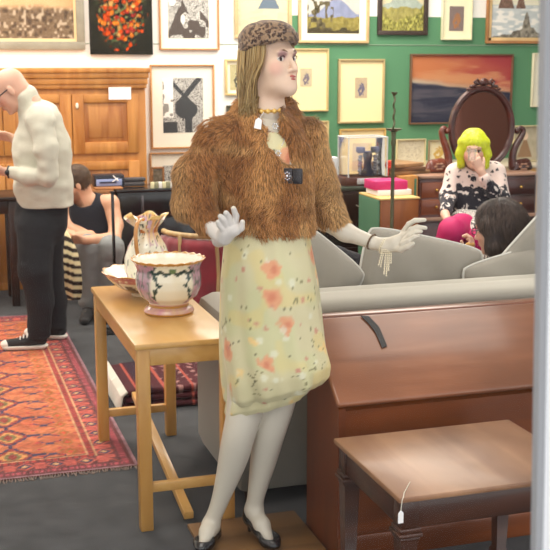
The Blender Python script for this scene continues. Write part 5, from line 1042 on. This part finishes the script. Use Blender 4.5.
S = SDF(); BKT = mat('black_denim', (30, 31, 36), .85, var=(20, .2), bump=(300, .2))
S.chain([J(42, 204, 6.44), J(41, 222, 6.44)], [.15, .155], .05, (HF, 1.05)); S.chain([J(36, 228, 6.36), J(35, 270, 6.32), J(40, 300, 6.34), J(39, 338, 6.36)], [.112, .095, .078, .066], .03); S.chain([J(46, 228, 6.54), J(47, 270, 6.58), J(54, 300, 6.60), J(56, 332, 6.60)], [.112, .095, .075, .066], .03)
S.plane((0, 0, .075), -ZU); S.plane((0, 0, zat(200, 6.42)), ZU)
sobj('trousers', S, .008, BKT, pm, disp=lambda p: .008*(noise(p*np.array([1, 1, 2.2]), 18, 3)-.5))
def sneaker(an, dirv, par):
    d = dirv/np.linalg.norm(dirv); sd = np.cross(ZU, d); b = np.array([an[0], an[1], .013]); S = SDF()
    S.cap(b-d*.02+ZU*.05, b+d*.05+ZU*.048, .036, .036, .02); S.cap(b+d*.05+ZU*.045, b+d*.17+ZU*.03, .038, .034, .02, flat=(ZU, 1.2)); S.cap(b-d*.012+ZU*.085, b+d*.02+ZU*.085, .036, .036, .02); S.plane((0, 0, .026), -ZU)
    o = sobj('sneaker', S, .004, mat('black_canvas', (44, 46, 48), .85), par)
    S = SDF(); S.cap(b-d*.02+ZU*.016, b+d*.17+ZU*.016, .041, .041, .0, flat=(ZU, 1.6)); S.plane((0, 0, .009), -ZU); S.plane((0, 0, .036), ZU); sobj('rubber_sole', S, .004, mat('white_rubber', (232, 228, 218), .5), o)
    S = SDF(); S.ell(b+d*.182+ZU*.03, (.036, .036, .026), None, .01); S.plane((0, 0, .012), -ZU); sobj('toe_cap', S, .004, mat('white_rubber'), o); g = Geo()
    for k in range(5):
        c = b+d*(.06+.02*k)+ZU*(.092-.010*k); g.tube([c-sd*.024-ZU*.014, c+ZU*.002, c+sd*.024-ZU*.014], .0045, 6)
    for q in (-1, 1): g.tube([b+d*.055+ZU*.094, b+d*.05+sd*q*.03+ZU*.10, b+d*.06+sd*q*.042+ZU*.075], .004, 6)
    g.obj('laces', mat('white_lace', (236, 234, 228), .8), o); return o
sneaker(PZ(38, 348, .012), -RT*.98-HF*.15, pm); sneaker(PZ(58, 338, .012), -RT*.95+HF*.15, pm)
o = Geo(); wr = J(9, 172, 6.28); dd = RT; u_, v_ = axes(RT); o.tube([wr+(u_*math.cos(k)+v_*math.sin(k))*.031 for k in np.arange(24)*2*math.pi/24], .007, 6, closed=True).ell(wr-HF*.032, (.017, .010, .017), 14); o.obj('wristwatch', mat('black_leather'), pm)
# ---------------------------------------------------------------- seated man
ps = thing('person', PZ(95, 304, 0), 'bearded man in black sleeveless vest and grey trousers seated beside the zebra hide', 'person')
hM3 = head_frame(facing(-72, -22), ZU); c3 = J(75, 184, 7.42)
S = SDF(); head_prims(S, c3, hM3, 1.0); S.chain([c3+hM3 @ np.array([0, -.035, -.05]), J(86, 202, 7.45), J(88, 210, 7.46)], [.056, .058, .07], .03)
S.cap(J(74, 206, 7.50), J(110, 203, 7.42), .062, .062, .04); S.chain([J(111, 205, 7.42), J(116, 225, 7.36), J(114, 238, 7.25)], [.056, .048, .045], .02); S.chain([J(114, 238, 7.25), J(96, 240, 7.1), J(84, 240, 7.02)], [.043, .036, .028], .02)
S.chain([J(73, 208, 7.52), J(70, 228, 7.42), J(90, 238, 7.25)], [.05, .045, .04], .03); S.chain([J(90, 236, 7.22), J(77, 236, 7.1)], [.04, .028], .02)
hs = SDF(); hand_prims(hs, J(84, 240, 7.02), -RT*.95+ZU*.05-HF*.1, -ZU*.4-HF*.6, 1.0, .6, thumb=1); hand_prims(hs, J(77, 236, 7.10), -RT*.7+ZU*.35-HF*.2, -ZU*.6+HF*.2, 1.0, .8, thumb=-1)
skin_part('body', [(S, .005), (hs, .003)], SKIN, ps, mk_skin((222, 170, 138), c3, hM3, beard=(120, 84, 64)))
face_bits(ps, c3, hM3, 1.0, brow=(60, 44, 36), lips=(170, 110, 96))
rg = np.random.default_rng(9)
def scalp(c, M, n, cols, length, seed, hairline=.045, low=-.05, face=True, width=.0022, lift=.35, flow=None, s=1.0, vol=.008):
    S = SDF(); S.ell(c+M @ np.array([0, -.02, .034])*s, np.array([.076+vol, .096+vol, .086+vol])*s, M, .01); S.ell(c+M @ np.array([0, -.05, -.03])*s, np.array([.062+vol, .055+vol, .06+vol])*s, M, .02)
    S.plane(c+M @ np.array([0, hairline, .03])*s, M @ np.array([0, 1, -.62])); S.plane(c+M @ np.array([0, 0, low])*s, M @ np.array([0, -.2, -1.0]))
    V, Q = S.mesh(.004); g = Geo(); g.add(V, Q.tolist(), lin(np.array(cols[0])*.75)); P, N = surf_samples(V, Q, n); k = ((P-c) @ M); N = np.where((k[:, 1] > .06)[:, None], N, N)
    Dr = (M @ np.array(flow if flow is not None else [0, -.3, -1.0]))+RNG.normal(0, .25, (n, 3)); cc = np.array(cols, float)[RNG.integers(0, len(cols), n)]*RNG.uniform(.8, 1.2, (n, 1))
    TV, TQ, TC = tufts(P, N, Dr, RNG.uniform(.6, 1.2, n)*length, np.full(n, width), RNG.uniform(.5, 1, n)*lift, lin(np.clip(cc, 0, 255))); g.add(TV, TQ.tolist(), TC); return g
HAIRM = mat('hair_strands')
scalp(c3, hM3, 2600, [(92, 70, 54), (66, 50, 40), (112, 88, 66)], .022, 1).obj('hair', HAIRM, ps, sharp=None, fixn=False)
S = SDF(); S.chain([J(91, 214, 7.46), J(93, 232, 7.48), J(97, 250, 7.50)], [.15, .16, .165], .05, (HF, 1.35)); S.cap(J(79, 207, 7.50), J(104, 205, 7.44), .068, .068, .04); S.cap(J(84, 196, 7.42), J(87, 206, 7.44), .075, .07, .01, op='sub'); S.plane((0, 0, zat(252, 7.5)), -ZU)
sobj('vest', S, .008, mat('black_cotton', (28, 30, 40), .9, bump=(60, .3)), ps, disp=lambda p: .006*(noise(p, 18, 3)-.5))
S = SDF(); GJ = mat('grey_denim', (140, 143, 142), .9, var=(14, .12), bump=(300, .2))
S.chain([J(98, 248, 7.5), J(104, 250, 7.52)], [.14, .14], .05, (ZU, 1.2)); S.chain([J(93, 252, 7.44), J(88, 247, 7.12), J(88, 300, 7.18)], [.095, .082, .066], .03); S.chain([J(105, 252, 7.46), J(111, 248, 7.12), J(109, 300, 7.2)], [.095, .082, .066], .03); S.plane((0, 0, .06), -ZU)
sobj('trousers', S, .008, GJ, ps, disp=lambda p: .010*(noise(p*np.array([1, 1, 1.8]), 18, 3)-.5))
for x, D in ((88, 7.17), (109, 7.19)):
    S = SDF(); b = J(x, 300, D); b[2] = 0; f_ = -HF; S.cap(b+ZU*.045, b+f_*.03+ZU*.05, .042, .04, .02); S.cap(b+ZU*.035+f_*.03, b+f_*.16+ZU*.028, .042, .036, .02, flat=(ZU, 1.3)); S.plane((0, 0, .002), -ZU); sobj('shoe', S, .005, mat('dark_shoe', (52, 50, 50), .6), ps)
t = thing('stool', (*J(100, 250, 7.52)[:2], 0), 'plain wooden stool hidden under the seated man in the vest', 'stool'); sc = J(100, 250, 7.52); zs = zat(252, 7.5)-.135
Geo().lathe((sc[0], sc[1], zs-.03), [(.16, 0), (.17, .01), (.17, .025), (.16, .03)], 32).obj('seat', MIDW, t)
for k in range(4): a_ = math.pi/4+k*math.pi/2; Geo().tube([(sc[0]+.12*math.cos(a_), sc[1]+.12*math.sin(a_), zs-.03), (sc[0]+.16*math.cos(a_), sc[1]+.16*math.sin(a_), 0.0)], .015, 8).obj('leg', MIDW, t)
# zebra hide
def zeb(V):
    p = V; z = V[:, 2]; x = (V-J(66, 260, 6.95)) @ RT; w_ = np.sin(z*118+26*np.abs(x+.01)+3.5*noise(p, 9, 2)); return lin(mixc(C_(226, 212, 168), C_(44, 30, 24), sst(-.1, .2, w_)))
rows = []; path = [(60, 226, 7.00, 4), (61, 236, 6.95, 9), (64, 250, 6.92, 13), (67, 264, 6.90, 13.5), (70, 280, 6.90, 12), (72, 293, 6.92, 10), (74, 300, 6.93, 6)]
tt = np.linspace(0, 6, 60); I = np.stack([np.interp(tt, range(7), np.array(path, float)[:, i]) for i in range(4)], 1)
for _ in range(6): I[1:-1] = (I[:-2]+2*I[1:-1]+I[2:])/4
u = np.linspace(-1, 1, 30)
for x, y, D, hw in I: rows.append([J(x+hw*q, y, D+.035*(q*q)+.012*math.sin(q*6+y*.1)) for q in u])
P = np.array(rows); back = P+HF*.008; full = np.concatenate([P, back[:, ::-1]], 1); g = Geo(); g.grid(full, closed=True); g.c[-1] = zeb(full.reshape(-1, 3)); nn_ = full.shape[1]; g.f += [tuple(range(nn_)), tuple((len(full)-1)*nn_+k for k in range(nn_))[::-1]]
g.obj('zebra_hide', mat('zebra_fur', attr=True, rough=.85), label='black and cream striped zebra hide hanging from the seated man\'s hands', cat='hide', sharp=60)
# ---------------------------------------------------------------- woman with yellow wig
pw = thing('person', (*J(470, 250, 7.0)[:2], 0), 'woman with bright yellow bob, starred pullover and magenta tights, hand at her mouth', 'person')
hM4 = head_frame(facing(-8, -8), ZU); c4 = J(473.5, 149, 7.02)
S = SDF(); head_prims(S, c4, hM4, .98); S.chain([c4+hM4 @ np.array([0, -.03, -.05]), J(475, 172, 7.06)], [.05, .056], .03)
hs = SDF(); hand_prims(hs, J(481, 172, 6.86), ZU*.9-RT*.42-HF*.05, HF*.9-RT*.2, .95, .6, thumb=-1); hs.cap(J(485, 180, 6.86), J(481, 171, 6.86), .03, .024, .01)
hand_prims(hs, J(447, 219, 6.72), RT*.5-ZU*.25-HF*.8, -ZU, .95, .35, thumb=-1); hs.cap(J(445, 214, 6.8), J(447, 219, 6.72), .03, .024, .01)
skin_part('body', [(S, .004), (hs, .003)], SKIN, pw, mk_skin((226, 182, 158), c4, hM4))
face_bits(pw, c4, hM4, .98, brow=(150, 120, 70), lips=(176, 84, 90))
# bob wig as a shaped shell with strands
S = SDF(); PW = lambda x, y, z: c4+hM4 @ np.array([x, y, z]); S.ell(PW(0, -.018, .036), (.086, .104, .094), hM4, .02)
for q in (-1, 1): S.chain([PW(q*.060, .020, .045), PW(q*.077, .024, -.02), PW(q*.076, .036, -.085)], [.036, .029, .026], .03)
S.chain([PW(0, -.06, .02), PW(0, -.065, -.07)], [.065, .055], .04); S.ell(PW(-.006, .102, -.035), (.049, .075, .085), hM4, .008, op='sub'); S.plane(PW(0, 0, -.108), hM4 @ np.array([0, 0, -1.]))
V, Q = S.mesh(.004); g = Geo(); g.add(V, Q.tolist(), lin((196, 206, 30))); Pq, Nq = surf_samples(V, Q, 5200); k = (Pq-c4) @ hM4; fl_ = np.stack([np.sign(k[:, 0])*np.where(k[:, 2] > .06, 1.0, .15), 0*k[:, 0], -np.ones(len(k))], 1) @ hM4.T
cc = np.array([(226, 236, 40), (206, 218, 30), (238, 244, 90)], float)[RNG.integers(0, 3, len(k))]*RNG.uniform(.85, 1.05, (len(k), 1)); keep = ~((Pq-PW(0, 0, -.104)) @ (hM4 @ np.array([0, 0, 1.])) < .004)
TV, TQ, TC = tufts(Pq[keep], Nq[keep], (fl_+RNG.normal(0, .08, fl_.shape))[keep], .030, .0018, .05, lin(np.clip(cc[keep], 0, 255))); g.add(TV, TQ.tolist(), TC); g.obj('hair', mat('neon_hair', attr=True, rough=.4), pw, sharp=None, fixn=False)
def star(V):
    z = V[:, 2]; ct = J(478, 205, 7.0); x = (V-ct) @ RT; c = np.broadcast_to(C_(224, 204, 196), (len(V), 3)).copy(); dk = sst(-.05, .05, (zat(186, 7.0)-z)-.25*np.abs(x+.01)+.16*(noise(V, 26, 3)-.5)+.02)
    dk = np.where((x > .02) & (z < zat(178, 7.0)) & ((V-ct) @ HF < -.12), 1, dk); d, i = cells(V, 30, 6); ang = noise(V, 95, 2); st_ = (d < .30+.34*(ang-.5)*2); c = mixc(c, C_(36, 34, 44), st_*(i > .35)*(dk < .5)*(noise(V, 20, 8) > .35)); c = mixc(c, C_(36, 34, 44), dk > .5); c = mixc(c, C_(222, 212, 206), st_*(dk > .5)*(i > .3)*(noise(V, 20, 9) > .3)); return lin(c)
S = SDF(); S.chain([J(474, 178, 7.08), J(474, 200, 7.08), J(474, 228, 7.08)], [.135, .145, .155], .05, (HF, 1.3)); S.cap(J(456, 173, 7.08), J(494, 171, 7.08), .062, .062, .04)
S.chain([J(455, 174, 7.07), J(448, 196, 7.0), J(446, 213, 6.82)], [.062, .052, .036], .03); S.chain([J(496, 173, 7.07), J(501, 198, 6.98)], [.062, .055], .03); S.chain([J(501, 198, 6.98), J(492, 190, 6.90), J(484.5, 179, 6.86)], [.054, .045, .038], .02); S.cap(J(474, 160, 7.03), J(474.5, 170, 7.05), .062, .055, .01, op='sub'); S.plane((0, 0, zat(226, 7.05)), -ZU)
sobj('pullover', S, .006, CLOTH, pw, colf=star, disp=lambda p: .006*(noise(p, 18, 3)-.5))
def hound(V): p = (V-J(470, 225, 6.9)); a_ = (p @ RT+p @ ZU*.2); b_ = p @ HF-p @ ZU; return lin(np.where(((np.floor(a_/.011)+np.floor(b_/.011)) % 2 > 0)[:, None], C_(40, 38, 40), C_(222, 216, 208)))
S = SDF(); S.chain([J(478, 228, 7.08), J(476, 226, 6.92)], [.155, .12], .05, (ZU, 1.3)); S.chain([J(485, 228, 7.05), J(480, 226, 6.8), J(476, 232, 6.68)], [.12, .11, .10], .04, (ZU, 1.2)); S.chain([J(470, 228, 7.05), J(463, 224, 6.88)], [.11, .095], .04)
sobj('skirt', S, .005, CLOTH, pw, colf=hound)
MG = mat('magenta_tights', (190, 22, 96), .65, var=(14, .12)); S = SDF()
S.chain([J(474, 232, 6.98), J(462, 228, 6.72), J(452, 230, 6.56)], [.09, .085, .080], .03); S.chain([J(452, 232, 6.55), J(441, 250, 6.60), (*J(436, 250, 6.66)[:2], .10)], [.078, .06, .042], .03)
S.chain([J(490, 234, 6.98), J(480, 240, 6.60)], [.085, .075], .03); S.chain([J(480, 240, 6.6), (*J(478, 240, 6.68)[:2], .10)], [.07, .042], .03); sobj('tights', S, .007, MG, pw)
for x, D in ((436, 6.66), (478, 6.68)):
    b = J(x, 250, D); b[2] = 0; S = SDF(); S.cap(b+ZU*.04, b-HF*.15+ZU*.03, .038, .032, .02); S.cap(b+ZU*.04, b+ZU*.12, .036, .045, .02); S.plane((0, 0, .002), -ZU); sobj('boot', S, .006, mat('dark_shoe'), pw)
gp = J(472, 155, 6.82); gt = Geo().lathe(gp+[0, 0, -.035], [(.022, 0), (.030, .075), (.028, .075), (.020, .006), (.001, .005)], 24); gt.obj('drinking_glass', mat('clear_glass', (240, 240, 240), .05, trans=.9, alpha=.6), label='small clear glass held to the mouth by the yellow haired woman', cat='glass')
t = thing('stool', (*J(476, 250, 7.10)[:2], 0), 'low dark stool under the woman with the yellow bob', 'stool'); sc = J(476, 250, 7.10); zs = zat(228, 7.08)-.135
Geo().lathe((sc[0], sc[1], zs-.05), [(.17, 0), (.19, .01), (.19, .045), (.17, .05)], 32).obj('seat', DARKW, t)
for k in range(4): a_ = math.pi/4+k*math.pi/2; Geo().tube([(sc[0]+.13*math.cos(a_), sc[1]+.13*math.sin(a_), zs-.05), (sc[0]+.17*math.cos(a_), sc[1]+.17*math.sin(a_), 0.0)], .017, 8).obj('leg', DARKW, t)
# ---------------------------------------------------------------- dark haired person on the sofa
pd_ = thing('person', (*J(500, 290, 5.00)[:2], .0), 'dark haired person in a checked top seated on the sofa, seen from behind', 'person')
hM5 = head_frame(facing(-128, -12), ZU); c5 = J(497, 228, 4.93)
S = SDF(); head_prims(S, c5, hM5, 1.0); nb = J(510, 272, 4.98); S.chain([c5+hM5 @ np.array([0, -.03, -.05]), nb], [.056, .062], .03)
hs = SDF(); wr5 = J(462, 262, 5.10); hand_prims(hs, J(461, 258, 5.10), RT*.55+ZU*.75, HF*.3-RT*.6, .95, .9, thumb=1); hs.chain([J(455, 275, 5.12), J(461, 258, 5.10)], [.034, .025], .01)
skin_part('body', [(S, .004), (hs, .0028)], SKIN, pd_, mk_skin((222, 178, 156), c5, hM5))
face_bits(pd_, c5, hM5, 1.0, brow=(50, 40, 36), lips=(176, 100, 96))
P5 = lambda x, y, z: c5+hM5 @ np.array([x, y, z]); S = SDF(); S.ell(P5(0, -.022, .036), (.092, .112, .100), hM5, .02); S.chain([P5(0, -.07, .0), P5(0, -.085, -.10)], [.08, .065], .04)
for q in (-1, 1): S.chain([P5(q*.07, -.01, .02), P5(q*.078, -.015, -.07), P5(q*.07, -.02, -.12)], [.040, .036, .026], .03)
S.ell(P5(0, .115, -.02), (.075, .075, .11), hM5, .01, op='sub'); V, Q = S.mesh(.004); g = Geo(); g.add(V, Q.tolist(), lin((48, 38, 36))); Pq, Nq = surf_samples(V, Q, 9000); k = (Pq-c5) @ hM5
fl_ = np.stack([np.sign(k[:, 0])*np.where(k[:, 2] > .07, .8, .1), np.where(k[:, 2] > .07, k[:, 1]*6, 0), -np.ones(len(k))], 1) @ hM5.T; cc = np.array([(58, 46, 42), (78, 64, 58), (44, 36, 36), (100, 84, 74)], float)[RNG.integers(0, 4, len(k))]
TV, TQ, TC = tufts(Pq, Nq, fl_+RNG.normal(0, .10, fl_.shape), RNG.uniform(.03, .05, len(k)), .0013, .12, lin(cc)); g.add(TV, TQ.tolist(), TC); g.obj('hair', HAIRM, pd_, sharp=None, fixn=False)
g = Geo()
for q in (-1, 1): g.tube([P5(q*.032+.021*math.cos(k), .100, .0+.016*math.sin(k)) for k in np.arange(20)*2*math.pi/20], .0022, 6, closed=True); g.tube([P5(q*.053, .096, .004), P5(q*.074, .05, .006), P5(q*.079, .0, .006)], .0026, 6)
g.tube([P5(-.011, .102, .003), P5(.011, .102, .003)], .002, 6); g.obj('glasses', mat('black_plastic'), pd_)
def chk(V): p = V-nb; a_ = p @ RT+.5*(p @ ZU); b_ = p @ ZU-.3*(p @ RT); return lin(np.where(((np.floor(a_/.007)+np.floor(b_/.007)) % 2 > 0)[:, None], C_(64, 58, 58), C_(214, 206, 196)))
S = SDF(); sh = J(506, 290, 5.00); S.cap(J(476, 284, 5.04), J(536, 288, 4.96), .062, .062, .04); S.chain([sh, np.array([sh[0], sh[1], .62])], [.11, .14], .05, (HF, 1.2)); S.chain([J(478, 284, 5.04), J(462, 302, 5.10), J(456, 280, 5.12)], [.058, .05, .038], .03); S.chain([J(534, 288, 4.96), (*J(540, 288, 5.04)[:2], .62)], [.058, .05], .03); S.cap(J(490, 264, 5.01), J(506, 276, 5.00), .055, .05, .01)
S.plane((0, 0, .56), -ZU); sobj('checked_shirt', S, .006, CLOTH, pd_, colf=chk)
S = SDF(); hp5 = np.array([sh[0], sh[1], .56])
for k in (-1, 1): kn = hp5+RT*.09*k-0*HF+HF*.42; kn[2] = .55; S.chain([hp5+RT*.08*k, kn], [.10, .075], .03); S.chain([kn, np.array([kn[0]+.03, kn[1]+.08, .10])], [.075, .05], .03)
sobj('trousers', S, .01, mat('navy_trousers', (40, 42, 58), .9), pd_)
for k in (-1, 1): b = hp5+RT*.09*k+HF*.50; b[2] = 0; S = SDF(); S.cap(b+ZU*.035, b+HF*.13+ZU*.03, .04, .034, .02); S.cap(b+ZU*.035, b+ZU*.09, .038, .04, .02); S.plane((0, 0, .002), -ZU); sobj('shoe', S, .007, mat('dark_shoe'), pd_)
fd = J(470, 244.5, 5.08); Geo().ell(fd, (.024, .016, .012), 14).obj('biscuit', mat('biscuit', (216, 170, 100), .8), label='pale biscuit in the hand of the dark haired person on the sofa', cat='biscuit')
